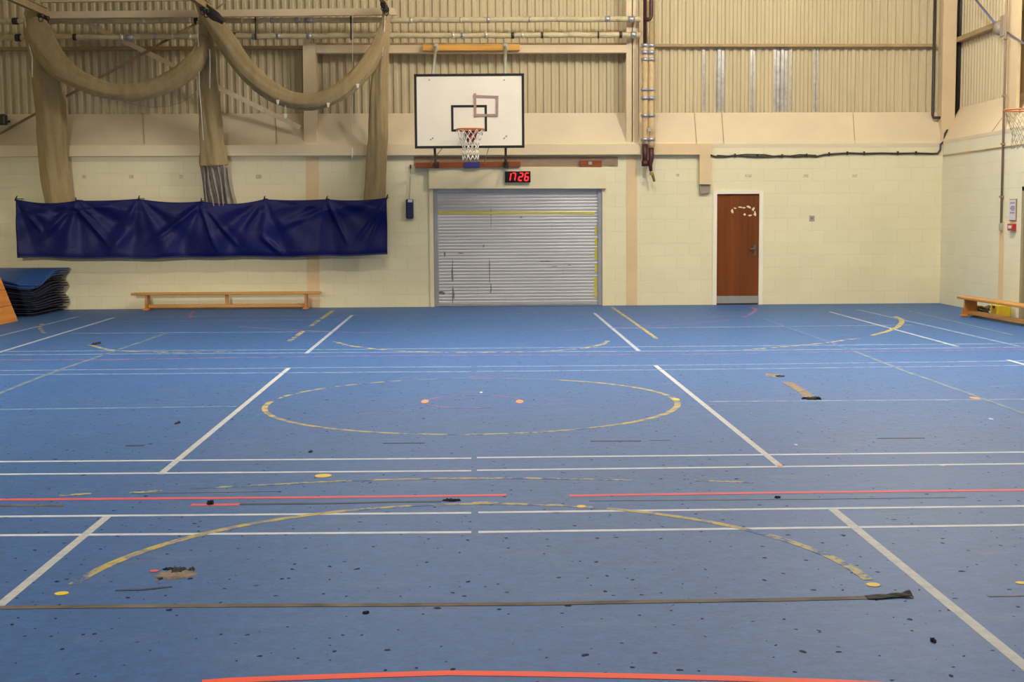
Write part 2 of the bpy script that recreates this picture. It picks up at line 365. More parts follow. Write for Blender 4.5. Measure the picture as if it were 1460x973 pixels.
def sheet(pr, z0, z1, fn, off=0):
    vs, fs = [], []
    for u, d in pr: vs += [fn(u, d-off, z0), fn(u, d-off, z1)]
    for i in range(len(pr)-1): fs.append((2*i, 2*i+2, 2*i+3, 2*i+1))
    return MB().add(vs, fs)
obj('cladding', sheet(pr, zc0, ZTOP, lambda u, d, z: (u, YC+d, z)), 'clad', wall_back)
obj('light_leak_backing', MB().box(XL-.4, XC+.4, YC+.05, YC+.25, zc0-.3, ZTOP), 'clad', wall_back)  # unseen box added behind the thin sheet to stop light leaking in
# grey foil strips over the cladding ribs
for x0, x1 in ((1002, 1006), (1021, 1033), (1070, 1076), (1103, 1123), (1126, 1130), (1160, 1167)):
    u0, u1 = W(x0, 110, YC).x, W(x1, 110, YC).x
    sub = [(u, d) for u, d in pr if u0 < u < u1]
    def dat(u):
        for (a, da), (b, db) in zip(pr, pr[1:]):
            if a <= u <= b: return da+(db-da)*(u-a)/(b-a)
        return 0
    sub = [(u0, dat(u0))]+sub+[(u1, dat(u1))]
    s_ = obj('foil_strip', sheet(sub, zW(158, YC, x0), zW(68, YC, x0), lambda u, d, z: (u, YC+d, z), .004), 'foil', wall_back)
# horizontal cladding rails
def rail(mb, y0, y1, x0, x1, Y=YC-.12, dep=.12, dy=0): return mb.wall_quad([(x0, y0), (x1, y0+dy), (x1, y1+dy), (x0, y1)], Y, dep)
obj('cladding_rail', rail(MB(), 62.5, 66.5, 932, 1336), 'clad_rail', wall_back)
obj('cladding_rail', rail(MB(), 67, 72, -25, 434, dy=-2), 'clad_rail', wall_back)
obj('cladding_rail', rail(MB(), 61, 64.5, 450, 905), 'clad_rail', wall_back)
# buff stripes where the steel frame runs inside the blockwork
obj('painted_stripe', MB().wall_quad([(436, 224), (454, 224), (456, 438.5), (438, 438.5)], YW-.006, .01), 'stripe', wall_back)
obj('painted_stripe', MB().wall_quad([(893, 222), (908.5, 222), (908.5, 435.5), (893, 435.5)], YW-.006, .01), 'stripe', wall_back)
# pale patches and stray fixing marks on the blockwork
for x, y, w, h in ((305, 252, 7, 5), (369, 252, 8, 6), (1067, 251, 9, 4), (1149, 251, 7, 4), (1219, 251, 7, 4), (120, 252, 6, 5), (187, 252, 6, 5), (258, 252, 6, 5), (966, 250, 5, 4)):
    obj('filled_hole', MB().rect(x-w/2, y-h/2, x+w/2, y+h/2, YW-.003, .004), plain('filler', (206, 194, 158), .8, var=.3, scale=30) if 'filler' not in bpy.data.materials else bpy.data.materials['filler'], wall_back)

# right wall with the same make-up
ZR = ZB
wr = MB()
D2 = (S(1456.5, 400, XR).y, 19.7, S(1457, 268, XR).z)
wr.box(XR, XC+.3, D2[0], YW+.4, 0, ZR); wr.box(XR, XC+.3, D2[1], D2[0], D2[2], ZR); wr.box(XR, XC+.3, YBACK-.2, D2[1], 0, ZR); wr.box(XR+.12, XC+.3, D2[1], D2[0], 0, D2[2])
wall_right = struct('wall_right', wr, 'block_side')
zt = zW(160, YC)
obj('sloping_sill', slope_quad(Vector((XR-.004, YW, ZR)), Vector((XR-.004, YBACK, ZR)), Vector((XC, YBACK, zt)), Vector((XC, YC, zt))), 'peach', wall_right)
prr = corrugate(YBACK-.2, YC, pitch, .035, 0)
obj('cladding', sheet(prr, zc0, ZTOP, lambda u, d, z: (XC+d, u, z)), 'clad', wall_right)
obj('light_leak_backing', MB().box(XC+.05, XC+.25, YBACK-.2, YC+.1, zc0-.3, ZTOP), 'clad', wall_right)  # same added light stop behind the side cladding
a, b = S(1367, 58, XC-.06), S(1425, 41, XC-.06)
obj('cladding_rail', MB().box(XC-.12, XC-.0, 10, a.y, a.z-.03, a.z+.05), 'clad_rail', wall_right)
yj = S(1425, 190, XR).y
obj('sill_joint', MB().hexa([(XR-.01, yj+.3, ZR), (XR-.01, yj+.31, ZR), (XC-.01, yj+.01, zt), (XC-.01, yj, zt)], [(XR-.014, yj+.3, ZR+.004), (XR-.014, yj+.31, ZR+.004), (XC-.014, yj+.01, zt+.004), (XC-.014, yj, zt+.004)]), 'clad_rail', wall_right)
p0, p1 = S(1424.5, 330, XR), S(1429.5, 435, XR)
obj('painted_stripe', MB().box(XR-.008, XR, p1.y, p1.y+.2, 0, 1.5), 'stripe', wall_right)
struct('wall_left', MB().box(XL-.4, XL, YBACK, YC, 0, ZTOP), 'block_side')
struct('wall_front', MB().box(XL-.3, XC, YBACK-.3, YBACK, 0, ZTOP), 'block')

# ------------------------------------------------------------------ floor markings
LZ = [0.0009]
def strip(name, pts, w, mat, z=None, raw=False):
    LZ[0] += .000012
    P = [p if raw else G(*p) for p in pts]; P = [Vector((p[0], p[1], 0)) for p in P]
    # subdivide for smoothness of the ribbon
    vs, fs = [], []; n = len(P)
    for i, p in enumerate(P):
        d = (P[min(i+1, n-1)]-P[max(i-1, 0)]).normalized(); q = Vector((-d.y, d.x, 0))*(w/2)
        zz = z if z is not None else LZ[0]
        vs += [p-q+Vector((0, 0, zz)), p+q+Vector((0, 0, zz))]
    for i in range(n-1): fs.append((2*i, 2*i+1, 2*i+3, 2*i+2))
    # closed slab down to the floor surface
    o = len(vs); vs += [Vector((v.x, v.y, .0001)) for v in vs]
    fs2 = list(fs)
    for i in range(n-1):
        fs2.append((o+2*i, o+2*i+2, o+2*i+3, o+2*i+1)); fs2.append((2*i, 2*i+2, o+2*i+2, o+2*i)); fs2.append((2*i+1, o+2*i+1, o+2*i+3, 2*i+3))
    return obj(name, MB().add(vs, fs2), mat, floor)
def wl(p, w=.043, m='white'): return strip('white_line', p, w, m)
# near court
wl([(-30, 737.3), (672, 731.8)]); wl([(682, 731.2), (1490, 721.8)]); wl([(-30, 764), (672, 759.3)]); wl([(682, 759.2), (1490, 748.7)])
wl([(153, 737), (-30, 888)], .046, 'white_band'); wl([(1186, 725.5), (1490, 974)], .05, 'white_band')
# middle court
wl([(-30, 659), (672, 653.8)]); wl([(680, 653), (1490, 644.8)]); wl([(-30, 677), (672, 671.7)]); wl([(680, 671), (1490, 661.3)])
wl([(412, 524.9), (228.8, 676.6)], .046, 'white_band'); wl([(933.8, 520.8), (1114.5, 667)], .046, 'white_band')
wl([(-30, 584.7), (337, 579.7)], .04, 'white_faint'); wl([(1011, 573), (1490, 569.5)], .05, 'white_faint')
wl([(-30, 529), (480, 524.3)], .05, 'white_faint'); wl([(480, 524.3), (672, 523.3)], .05, 'white_faint'); wl([(680, 523), (980, 520.8), (1490, 514.5)], .05, 'white_faint')
wl([(-30, 535), (480, 531.4), (672, 530.2)], .05, 'white_faint'); wl([(680, 530), (980, 527.2), (1490, 521)], .05, 'white_faint')
wl([(1437, 513.5), (1490, 528.5)], .046, 'white_band')
# far court
wl([(-30, 506.5), (480, 503), (980, 500.8), (1490, 494.8)], .06, 'white_faint'); wl([(-30, 501.6), (480, 498.6), (980, 494.2), (1490, 489.8)], .06, 'white_faint')
wl([(502, 449.8), (436.6, 504.3)], .05, 'white_dull'); wl([(847, 446.4), (910.8, 500.6)], .05, 'white_dull')
wl([(103, 475.7), (472, 473.2)], .06, 'white_faint'); wl([(872, 468.4), (960, 467.5), (1300, 463.5)], .06, 'white_faint')
wl([(162.7, 453), (-30, 511.5)], .055, 'white_dull'); wl([(112, 451.5), (-30, 486.5)], .06, 'white_faint')
wl([(1182.6, 444.7), (1365.8, 494.4)], .05, 'white_dull'); wl([(1222, 441.5), (1453, 494)], .055, 'white_faint')
wl([(165, 452.6), (502, 449.6), (848, 446.6), (1182, 444.4)], .05, 'white_ghost'); wl([(165, 458.5), (502, 455.4), (848, 452.4), (1200, 449.4)], .05, 'white_ghost')
# yellow basketball markings
def yl(p, w=.05, m='yellow'): return strip('yellow_line', p, w, m)
def arc(c, r, a0, a1, w=.05, m='yellow', n=28, name='yellow_line'):
    return strip(name, [(c[0]+r*math.cos(math.radians(a0+(a1-a0)*i/n)), c[1]+r*math.sin(math.radians(a0+(a1-a0)*i/n))) for i in range(n+1)], w, m, raw=True)
c = (G(380, 575)+G(968, 572.5))/2; r = (G(380, 575)-G(968, 572.5)).length/2-.02
arc(c, r, -50, 8, .055); arc(c, r, 11, 62, .05); arc(c, r, 62, 115, .045, 'yellow_faint'); arc(c, r, 115, 172, .045, 'yellow_worn'); arc(c, r, 175, 238, .05, 'yellow'); arc(c, r, 238, 310, .05, 'yellow_worn')
c = (G(88, 847)+G(1245, 833.5))/2; r = (G(88, 847)-G(1245, 833.5)).length/2
arc(c, r, 176, 168, .05, 'yellow_worn', 6); arc(c, r, 168, 112, .055); arc(c, r, 112, 68, .045, 'yellow_worn'); arc(c, r, 66, 40, .05, 'yellow'); arc(c, r, 40, 3, .05, 'yellow_worn')
yl([(478, 487.5), (490, 491.5), (508, 494.6), (530, 497.5), (570, 500.8), (620, 502.5)], .07, 'yellow_worn'); yl([(620, 502.5), (690, 502.8), (760, 501.5), (800, 499.8), (835, 496.5), (858, 491.5), (868, 486)], .07, 'yellow_worn')
yl([(60, 462), (56, 467), (64, 476)], .06, 'yellow_worn'); yl([(128, 492.5), (154, 499), (190, 501.5), (250, 502.8), (330, 502)], .07, 'yellow_worn')
yl([(1060, 499.3), (1121, 494.6), (1180, 489), (1224, 482.3)], .07, 'yellow_worn'); yl([(1244, 478.5), (1266, 472.5), (1280, 466.5), (1286, 460), (1285, 455.5), (1276, 451.5)], .08, 'yellow')
yl([(475, 443), (458, 455)], .07, 'yellow'); yl([(455, 456.5), (441, 467)], .07, 'yellow_worn'); yl([(433, 472), (412, 487)], .07, 'yellow_worn')
yl([(873, 438.5), (906, 461.5), (936, 483)], .055, 'yellow')
yl([(-30, 573), (60, 537), (112, 518.5), (240, 474.5)], .05, 'yellow_faint'); yl([(1215, 500), (1290, 529.5), (1380, 561), (1490, 601)], .05, 'yellow_faint'); yl([(1250, 432.5), (1446, 478.5)], .05, 'yellow_faint'); yl([(1090, 455), (1215, 500)], .05, 'white_ghost')
yl([(85, 707), (130, 704.5)], .05, 'yellow_worn'); yl([(185, 703.5), (232, 700)], .05, 'yellow_worn'); yl([(270, 697), (340, 694), (410, 690.5)], .045, 'yellow_worn'); yl([(410, 690.5), (480, 686.5), (600, 683), (740, 682.3), (850, 684), (900, 685)], .045, 'yellow_worn')
yl([(990, 685.5), (1075, 688.5)], .045, 'yellow_worn')
# red markings
def rl(p, w=.055, m='red'): return strip('red_line', p, w, m)
rl([(-30, 713.4), (250, 711.2), (480, 709.5), (722, 706.5)]); rl([(812, 707.5), (960, 705.2), (1200, 702), (1490, 699)])
rl([(-30, 513.5), (160, 513), (480, 508.2), (980, 505.5), (1460, 498.5), (1490, 498)], .06, 'red_faint')
rl([(272, 720.5), (342, 720)], .06); 
rl([(288, 974), (330, 971), (400, 968), (520, 964), (640, 960.5), (760, 962), (900, 964.8), (1050, 968.5), (1180, 973), (1260, 977)], .052, 'red_bright')
rl([(277, 443.5), (271, 449), (272, 454)], .07, 'red_faint'); rl([(342, 466), (394, 469.5), (500, 474.2), (560, 474.6)], .06, 'red_faint'); rl([(800, 472), (874, 467.5), (935, 465), (998, 460.5), (1039, 456)], .06, 'red_faint'); rl([(1060, 452.5), (1069, 449), (1075.5, 445), (1077, 442), (1075, 439.5), (1071, 438)], .07, 'red_faint')
rl([(668, 537.6), (735, 537)], .05, 'red_faint')
c2 = (G(606, 573)+G(741, 573))/2; r2 = (G(606, 573)-G(741, 573)).length/2
arc(c2, r2, 20, 160, .035, 'red_faint', name='red_line'); arc(c2, r2, 200, 300, .035, 'red_faint', name='red_line')
# round markers
def spot(x, y, w, h, m, name='floor_marker'):
    p = G(x, y); rx = w/2*p.y/F_PX; ry = h/2*p.y*p.y/(F_PX*CAM_H)
    LZ[0] += .00001
    return obj(name, MB().prism([(p.x+rx*math.cos(t*PI/12), p.y+ry*math.sin(t*PI/12)) for t in range(24)], 2, .0001, LZ[0]+.0008), m, floor)
for a_ in ((461, 679, 24, 5, 'yellow_spot'), (88, 847, 20, 5.5, 'yellow_spot'), (1245, 834.5, 20, 6, 'yellow_spot'), (1456, 832, 16, 4, 'yellow_spot'), (829, 723, 14, 4, 'yellow_spot'), (692, 718, 40, 4, 'yellow'),
           (606, 573, 11, 5, 'orange_dot'), (741, 573, 11, 5, 'orange_dot'), (964, 570, 10, 3, 'yellow_spot'), (220, 815, 13, 3.5, 'red'), (686, 560, 4, 2, 'white'), (1343, 664, 10, 2, 'white'), (1413, 598, 6, 2, 'white'),
           (1390, 568, 14, 3, 'orange_dot'), (1112, 665, 9, 3, 'orange_dot'), (1135, 635, 5, 2, 'white')): spot(*a_)
# worn seams in the floor covering
def sm(p, w=.045, m='seam'): return strip('floor_seam', p, w, m)
sm([(-30, 867.5), (170, 865.5), (330, 864.2), (560, 863.3), (760, 861.8), (960, 858), (1110, 856), (1240, 852.8)], .047)
sm([(1408, 850.5), (1490, 848.8)], .03, 'seam_faint'); sm([(-30, 721.5), (92, 721.3)], .04, 'seam'); sm([(342, 719.5), (480, 718.3), (560, 716.3), (630, 715.5)], .035, 'seam_dark'); sm([(840, 714), (960, 713), (1150, 711.5), (1375, 709)], .045, 'seam_faint')
sm([(546, 632.5), (606, 632)], .03, 'seam_dark'); sm([(842, 629.5), (914, 629.2)], .03, 'seam_dark'); sm([(926, 628.5), (955, 628)], .025, 'seam_faint'); sm([(1250, 625.5), (1318, 625)], .025, 'seam_dark'); sm([(165, 842.5), (205, 841.5), (245, 837)], .022, 'seam_dark'); sm([(180, 636), (205, 635.5)], .05, 'seam_dark')
sm([(195, 704), (400, 701)], .02, 'seam_faint')
# curled torn end of the seam tape
def curl(u, v):
    p = G(1235+65*u, 853-2.3*u); q = Vector((0, 1, 0))
    return Vector((p.x, p.y+(v-.5)*.055*(1+.2*math.sin(u*7)), .003+.008*u*abs(math.sin(u*9+v*2.2))+.010*u*u*v))
obj('curled_tape_end', MB().grid(curl, 26, 6, (0, 0, -.002)), 'hole', floor)
def blob(name, x, y, w, h, mat, hz=.006, seed=0, parent=None, spike=.35):
    rnd = random.Random(seed); p = G(x, y); rx = w/2*p.y/F_PX; ry = h/2*p.y*p.y/(F_PX*CAM_H); n = 26
    rr = [1+rnd.uniform(-spike, spike) for _ in range(n)]
    rim = [(p.x+rx*rr[t]*math.cos(2*PI*t/n), p.y+ry*rr[t]*math.sin(2*PI*t/n)) for t in range(n)]
    mb = MB(); vs = [(a, b, .0006) for a, b in rim]+[(p.x+(a-p.x)*.8, p.y+(b-p.y)*.8, hz*rnd.uniform(.5, 1.2)) for a, b in rim]+[(p.x+(a-p.x)*.4, p.y+(b-p.y)*.4, hz*rnd.uniform(.2, .9)) for a, b in rim]+[(p.x, p.y, hz*.5)]
    fs = []
    for k in range(2):
        for t in range(n): fs.append((k*n+t, k*n+(t+1) % n, (k+1)*n+(t+1) % n, (k+1)*n+t))
    for t in range(n): fs.append((2*n+t, 2*n+(t+1) % n, 3*n))
    fs.append(tuple(range(n-1, -1, -1)))
    return obj(name, mb.add(vs, fs), mat, floor)
blob('torn_patch', 239, 820, 32, 15, 'patch', .004, 1); blob('torn_patch', 264, 820, 26, 15, 'patch', .004, 2); blob('torn_rubber', 255, 813.5, 22, 8, 'hole', .006, 3); blob('torn_rubber', 273, 813, 11, 5, 'hole', .007, 4); blob('torn_rubber', 228, 826, 8, 3, 'hole', .006, 12); blob('torn_rubber', 240, 812, 14, 3, 'hole', .006, 17)
blob('torn_patch', 1101, 535.5, 22, 4.5, 'patch', .006, 5); blob('torn_rubber', 1112, 537, 12, 1.6, 'hole', .01, 6)
sm([(1122, 545.5), (1136, 553), (1150, 563), (1156, 568.5)], .10, 'patch'); blob('torn_rubber', 1159, 569, 28, 3.2, 'hole', .018, 7)
blob('torn_rubber', 137, 491, 8, 3, 'hole', .02, 8); blob('torn_rubber', 644, 714.5, 28, 2.4, 'hole', .012, 9, spike=.15); blob('torn_rubber', 300, 719, 9, 4, 'hole', .02, 10); blob('torn_rubber', 1109, 710.5, 9, 2.5, 'hole', .01, 11); blob('torn_rubber', 1330, 915, 7, 5, 'hole', .012, 13); blob('torn_rubber', 522, 875, 9, 3, 'hole', .008, 14); blob('torn_rubber', 253, 604, 6, 3, 'hole', .01, 15); blob('torn_rubber', 443, 645, 6, 2, 'hole', .01, 16)

# ------------------------------------------------------------------ roller shutter and doors
x0, x1, z1 = SH
sh = thing('roller_shutter', ((x0+x1)/2, YW, 0), 'closed aluminium roller shutter below the red digital clock', 'shutter')
mb = MB(); n = 36; g0, g1 = x0+.07, x1-.07; h = (z1-.04)/n; prof = []
for i in range(n):
    zb = .04+i*h
    for f, d in ((0, .0145), (.04, .0164), (.25, .0178), (.5, .018), (.75, .0178), (.96, .0164), (.995, .0145)): prof.append((zb+f*h, d))
vs = []
for z, d in prof: vs += [(g0, YW+.05-d, z), (g1, YW+.05-d, z)]
mb.add(vs, [(2*i, 2*i+1, 2*i+3, 2*i+2) for i in range(len(prof)-1)], True)
o_ = len(vs); mb.box(g0, g1, YW+.052, YW+.075, .04, z1)
curt = obj('slat_curtain', mb, 'shutter', sh)
obj('bottom_bar', MB().box(g0, g1, YW+.022, YW+.075, 0.002, .05, .006), 'galv', sh)
for a, b in ((x0+.004, g0+.012), (g1-.012, x1-.004)): obj('side_guide', MB().box(a, b, YW-.004, YW+.1, 0.002, z1-.003, .005), 'galv', sh)
obj('yellow_tape', MB().rect(621.5, 302, 848, 305.4, YW+.025, .008), 'tape_yellow', curt)
for a, b in ((323, 334), (340, 350), (353, 370), (376, 388), (395, 424)): obj('yellow_tape', MB().rect(848-(b > 400), a, 852-(b > 400), b, YW+.025, .008), 'tape_yellow', curt)
def scuff(x, y, w, h, seed, mat='smear'):
    rnd = random.Random(seed); n = 14; q = []
    for t in range(n):
        k = 1+rnd.uniform(-.5, .4); q.append(W(x+w/2*k*math.cos(2*PI*t/n), y+h/2*k*math.sin(2*PI*t/n), YW+.028))
    mb = MB(); m_ = [v+Vector((0, .006, 0)) for v in q]; return obj('scuff_mark', mb.add(q+m_, [tuple(range(n)), tuple(range(2*n-1, n-1, -1))]+[(i, (i+1) % n, n+(i+1) % n, n+i) for i in range(n)]), mat, curt)
for a_ in ((645, 387, 2.6, 34, 1), (646, 420, 3.2, 26, 2), (634, 363, 3, 7, 3), (690, 351, 3, 5, 4), (657, 361, 9, 1.6, 5), (778, 373, 18, 1.4, 6), (790, 380, 9, 1.5, 7), (812, 378, 6, 1.4, 8), (700, 412, 2, 18, 9), (743, 310, 4, 2, 10), (698, 385, 1.4, 40, 11), (630, 418, 10, 5, 12), (700, 308, 1.2, 36, 13)): scuff(*a_)
hd = single('shutter_header_box', MB().rect(611.5, 238.5, 864.5, 269, YW-.09, .088), 'cream', 'cream boxed-in header above the roller shutter carrying the digital clock', 'header box')
for k in (0, 1):
    xx = (x0-.075, x0-.0) if k == 0 else (x1+.0, x1+.075)
    tr = struct('trim_%d' % (k+1), MB().box(xx[0], xx[1], YW-.025, YW+.0, 0, z1), 'cream')
# door to the side
x0, x1, z1 = DR
door = struct('door_1', MB().box(x0+.012, x1-.012, YW+.02, YW+.064, .01, z1-.01, .004), 'door')
obj('door_frame', MB().box(x0-.065, x0+.011, YW-.02, YW+.1, 0, z1-.008).box(x1-.011, x1+.065, YW-.02, YW+.1, 0, z1-.008).box(x0-.065, x1+.065, YW-.02, YW+.1, z1-.008, z1+.05), 'frame_paint', door)
obj('kick_plate', MB().box(x0+.015, x1-.015, YW+.012, YW+.021, .025, .16), 'kick', door)
hp = W(1076, 357, YW+.02)
hh = obj('door_handle', MB().box(hp.x-.02, hp.x+.03, YW+.010, YW+.021, hp.z-.1, hp.z+.1, .004).tube([(hp.x+.01, YW+.015, hp.z+.03), (hp.x+.01, YW-.03, hp.z+.03), (hp.x-.01, YW-.035, hp.z+.03), (hp.x-.10, YW-.035, hp.z+.025)], .010, 8), 'handle', door)
rnd = random.Random(5)
for x, y, w, h, a in ((1044, 301, 3, 6, .3), (1048, 297, 4, 2.5, 0), (1055.5, 295.5, 7, 2, 0), (1061, 296.5, 4, 2, 0), (1068, 295, 7, 3, -.4), (1074, 298.5, 4, 6, -.4), (1076.5, 305, 4, 7, 0), (1069, 307.5, 6, 2.5, .2), (1061.5, 306, 3, 3.5, .2)):
    q = []
    for t in range(9):
        k = 1+rnd.uniform(-.35, .3); u, v = w/2*k*math.cos(t*2*PI/9), h/2*k*math.sin(t*2*PI/9)
        q.append(W(x+u*math.cos(a)+v*math.sin(a), y-u*math.sin(a)+v*math.cos(a), YW+.0185))
    obj('paper_scrap', MB().add(q+[v+Vector((0, .002, 0)) for v in q], [tuple(range(9)), tuple(range(17, 8, -1))]+[(i, (i+1) % 9, 9+(i+1) % 9, 9+i) for i in range(9)]), 'paper', door)
# second door, on the right wall at the picture edge
d2 = struct('door_2', MB().box(XR+.03, XR+.075, D2[1]+.05, D2[0]-.05, .01, D2[2]-.05, .004), 'olive')
obj('door_frame', MB().box(XR-.02, XR+.1, D2[0]-.06, D2[0]+.03, 0, D2[2]+.02, .004).box(XR-.02, XR+.1, D2[1]-.03, D2[1]+.06, 0, D2[2]+.02, .004).box(XR-.02, XR+.1, D2[1]-.03, D2[0]+.03, D2[2]-.05, D2[2]+.02, .004), 'olive', d2)
obj('door_handle', MB().tube([(XR+.03, D2[1]+.12, 1.0), (XR-.03, D2[1]+.12, 1.0), (XR-.03, D2[1]+.24, 1.0)], .01, 8), 'handle', d2)

# ------------------------------------------------------------------ structural steel and boxing
def ibeam_v(x0, x1, y0, y1, z0, z1, t=.018):
    return MB().box(x0, x1, y0, y0+t, z0, z1).box(x0, x1, y1-t, y1, z0, z1).box((x0+x1)/2-.008, (x0+x1)/2+.008, y0, y1, z0, z1)
pa, pb = W(432, 130, 24.90), W(450, 130, 24.90)
single('steel_column', MB().hexa(*[[W(x, y, 24.90)+Vector((0, dy, 0)) for x, y in ((431.5, 62), (450, 62), (452, 206), (433.5, 206))] for dy in (0, .27)]), 'steel', 'buff painted steel column partly behind the draped net', 'column')
cz = zW(206, 24.90, 900); pa, pb = W(893, 130, 24.90), W(910, 130, 24.90)
single('steel_column', ibeam_v(pa.x, pb.x, 24.90, 25.17, cz-.04, ZTOP-.002, .02), 'steel', 'buff painted steel column beside the lagged vertical pipes', 'column')
pa, pb = W(1344, 100, 24.92), W(1363, 100, 24.92)
single('steel_column', MB().box(pa.x, pb.x, 24.92, 25.17, ZB-.0, ZTOP-.002, .004), 'steel', 'broad buff steel column in the corner between two black pipes', 'column')
ya, yb = S(1452, 100, XR+.08).y, S(1433, 100, XR+.08).y
single('steel_column', MB().box(XR+.06, XR+.08, ya, yb, ZR+.0, ZTOP-.002).box(XR+.08, XR+.11, ya, ya+.02, ZR+.1, ZTOP-.002).box(XR+.08, XR+.11, yb-.02, yb, ZR+.1, ZTOP-.002), 'steel', 'buff steel column on the side wall carrying the round brace plate', 'column')
single('portal_beam', MB().wall_quad([(450.5, 64), (893, 64), (893, 75), (450.5, 75.5)], 24.90, .2), 'steel', 'cream horizontal steel beam behind the orange timber batten', 'beam')
single('ledge_beam', MB().wall_quad([(-30, 208), (914, 206), (914, 220.3), (-30, 223.5)], YW-.12, .118), 'ledge', 'long cream ledge beam running behind the nets and over the shutter', 'beam')
# tall end of the ledge that reads paler near the shutter is the same beam; trunking on the other side of the pipes
tk = thing('cable_trunking', W(1005, 275, YW), 'buff boxed trunking that turns down beside the brown door', 'trunking')
obj('horizontal_box', MB().wall_quad([(932, 205), (1013, 205), (1013, 220.5), (932, 220.5)], YW-.10, .098), 'stripe', tk)
obj('drop_box', MB().wall_quad([(997.5, 220.6), (1013, 220.6), (1013, 263), (997.5, 263)], YW-.10, .098), 'stripe', tk)
obj('open_end', MB().wall_quad([(997.5, 263.1), (1013, 263.1), (1012.5, 275), (998, 276.5)], YW-.06, .058), 'endgrey', tk)
single('mounting_board', MB().rect(590.5, 223.5, 881, 236.5, YW-.022, .02), 'taupe_grey', 'taupe mounting board on the wall directly under the ledge beam', 'board')

# net tracks running out from the wall towards the camera, and the beams that carry them
def track(x, y, label, Y=24.25, Ye=9.0):
    p = W(x, y, Y); t = thing('net_track', (p.x, Y, p.z), label, 'track', 'net tracks under the roof')
    h = .15; obj('rail', MB().box(p.x-.045, p.x+.045, Ye, Y, p.z, p.z+.014).box(p.x-.035, p.x+.035, Ye, Y, p.z+h-.012, p.z+h).box(p.x-.006, p.x+.006, Ye, Y, p.z, p.z+h), 'clad_rail', t)
    for yy in (Ye+.5, 14.5, 19.5): obj('hanger', MB().tube([(p.x, yy, p.z+h), (p.x, yy, ZTOP)], .012, 8), 'palesteel', t)
    return t, p
t1, p1_ = track(67, 24, 'steel net track over the mat stack')
t2, p2_ = track(300, 18, 'steel net track over the middle net bundle')
t3, p3_ = track(551, 12, 'steel net track beside the orange timber batten')
for (t, p, nm) in ((t1, p1_, 0), (t2, p2_, 1), (t3, p3_, 2)):
    for k in range(3 if nm else 2):
        yy = 24.2-k*.28; q = Vector((p.x, yy, p.z-.09))
        obj('runner', MB().box(q.x-.05, q.x+.05, yy-.05, yy+.05, q.z+.03, q.z+.1, .01).tube([q+Vector((.04*math.cos(a*PI/5), 0, .04*math.sin(a*PI/5))) for a in range(10)], .009, 6, closed=True), 'darkbox', t)
single('cross_beam', MB().wall_quad([(66, 16.5), (562, 11), (566, 21), (66, 26)], 24.42, .1), 'steel', 'cream steel cross beam just above the twin lagged pipes', 'beam')
single('cross_beam', MB().wall_quad([(58, .8), (285, -2), (285, .2), (58, 3)], 24.42, .1), 'steel', 'uppermost cream cross beam at the top edge over the first net', 'beam')
# diagonal wind bracing
def bar(p, q, r=.022, seg=8): return MB().tube([p, q], r, seg)
single('brace_rod', bar(W(-15, 199, YW-.05), W(288, 29, 24.80), .024), 'brown', 'long thin diagonal brace rising towards the middle net', 'brace')
def flat(p, q, w, d):
    dd = (q-p).normalized(); n_ = dd.cross(Vector((0, 1, 0))).normalized()*w/2; y_ = Vector((0, d, 0))
    return MB().hexa([p-n_, p+n_, q+n_, q-n_], [p-n_+y_, p+n_+y_, q+n_+y_, q-n_+y_])
single('brace_bar', flat(W(120, 31, 24.85), W(428, 182, 24.85), .085, .04), 'brace_pale', 'flat diagonal brace bar falling from the pipes to the steel column', 'brace')
single('brace_rod', bar(W(309, 12, 24.62), W(345, -14, 24.62), .012), 'stripe', 'short pale brace rod rising above the middle net at the top edge', 'brace')
fx = W(3, 171, YW-.2)
db = thing('wall_fitting', fx, 'dark wall fitting at the picture edge above the ledge beam', 'light fitting')  # plain dark box on a bracket, purpose unknown
obj('housing', MB().box(fx.x-.14, fx.x+.07, YW-.28, YW-.1, fx.z-.09, fx.z+.1, .02), 'darkbox', db); obj('bracket', MB().box(fx.x-.05, fx.x-.02, YW-.12, YC-.05, fx.z-.02, fx.z+.02), 'darkbox', db)

# ------------------------------------------------------------------ lagged pipes
def wobble_pipe(x0, x1, ys, Y, r, seed, n=60):
    rnd = random.Random(seed); pts = []
    for i in range(n+1):
        t = i/n; y = ys[0]+(ys[1]-ys[0])*t; p = W(x0+(x1-x0)*t, y, Y); pts.append(p+Vector((0, 0, rnd.uniform(-.008, .008))))
    return pts, [r*(1+rnd.uniform(-.09, .09)) for _ in pts]
def ring_at(pts, rs, t, w, k):
    i = min(int(t*(len(pts)-1)), len(pts)-2); f = t*(len(pts)-1)-i; p = pts[i].lerp(pts[i+1], f); d = (pts[i+1]-pts[i]).normalized()
    return MB().tube([p-d*w/2, p+d*w/2], rs[0]*k, 12)
def pipe_run(ys, label, Y, r, seed, spots, x1=913):
    pts, rs = wobble_pipe(-25, x1, ys, Y, r, seed)
    t = thing('lagged_pipe', pts[len(pts)//2], label, 'pipe', None)
    obj('lagging', MB().tube(pts, rs, 12), 'lag', t)
    for x, w, k, m_ in spots: obj('tape_band', ring_at(pts, rs, (x+25)/(x1+25), w, k, ), m_, t)
    return t, pts
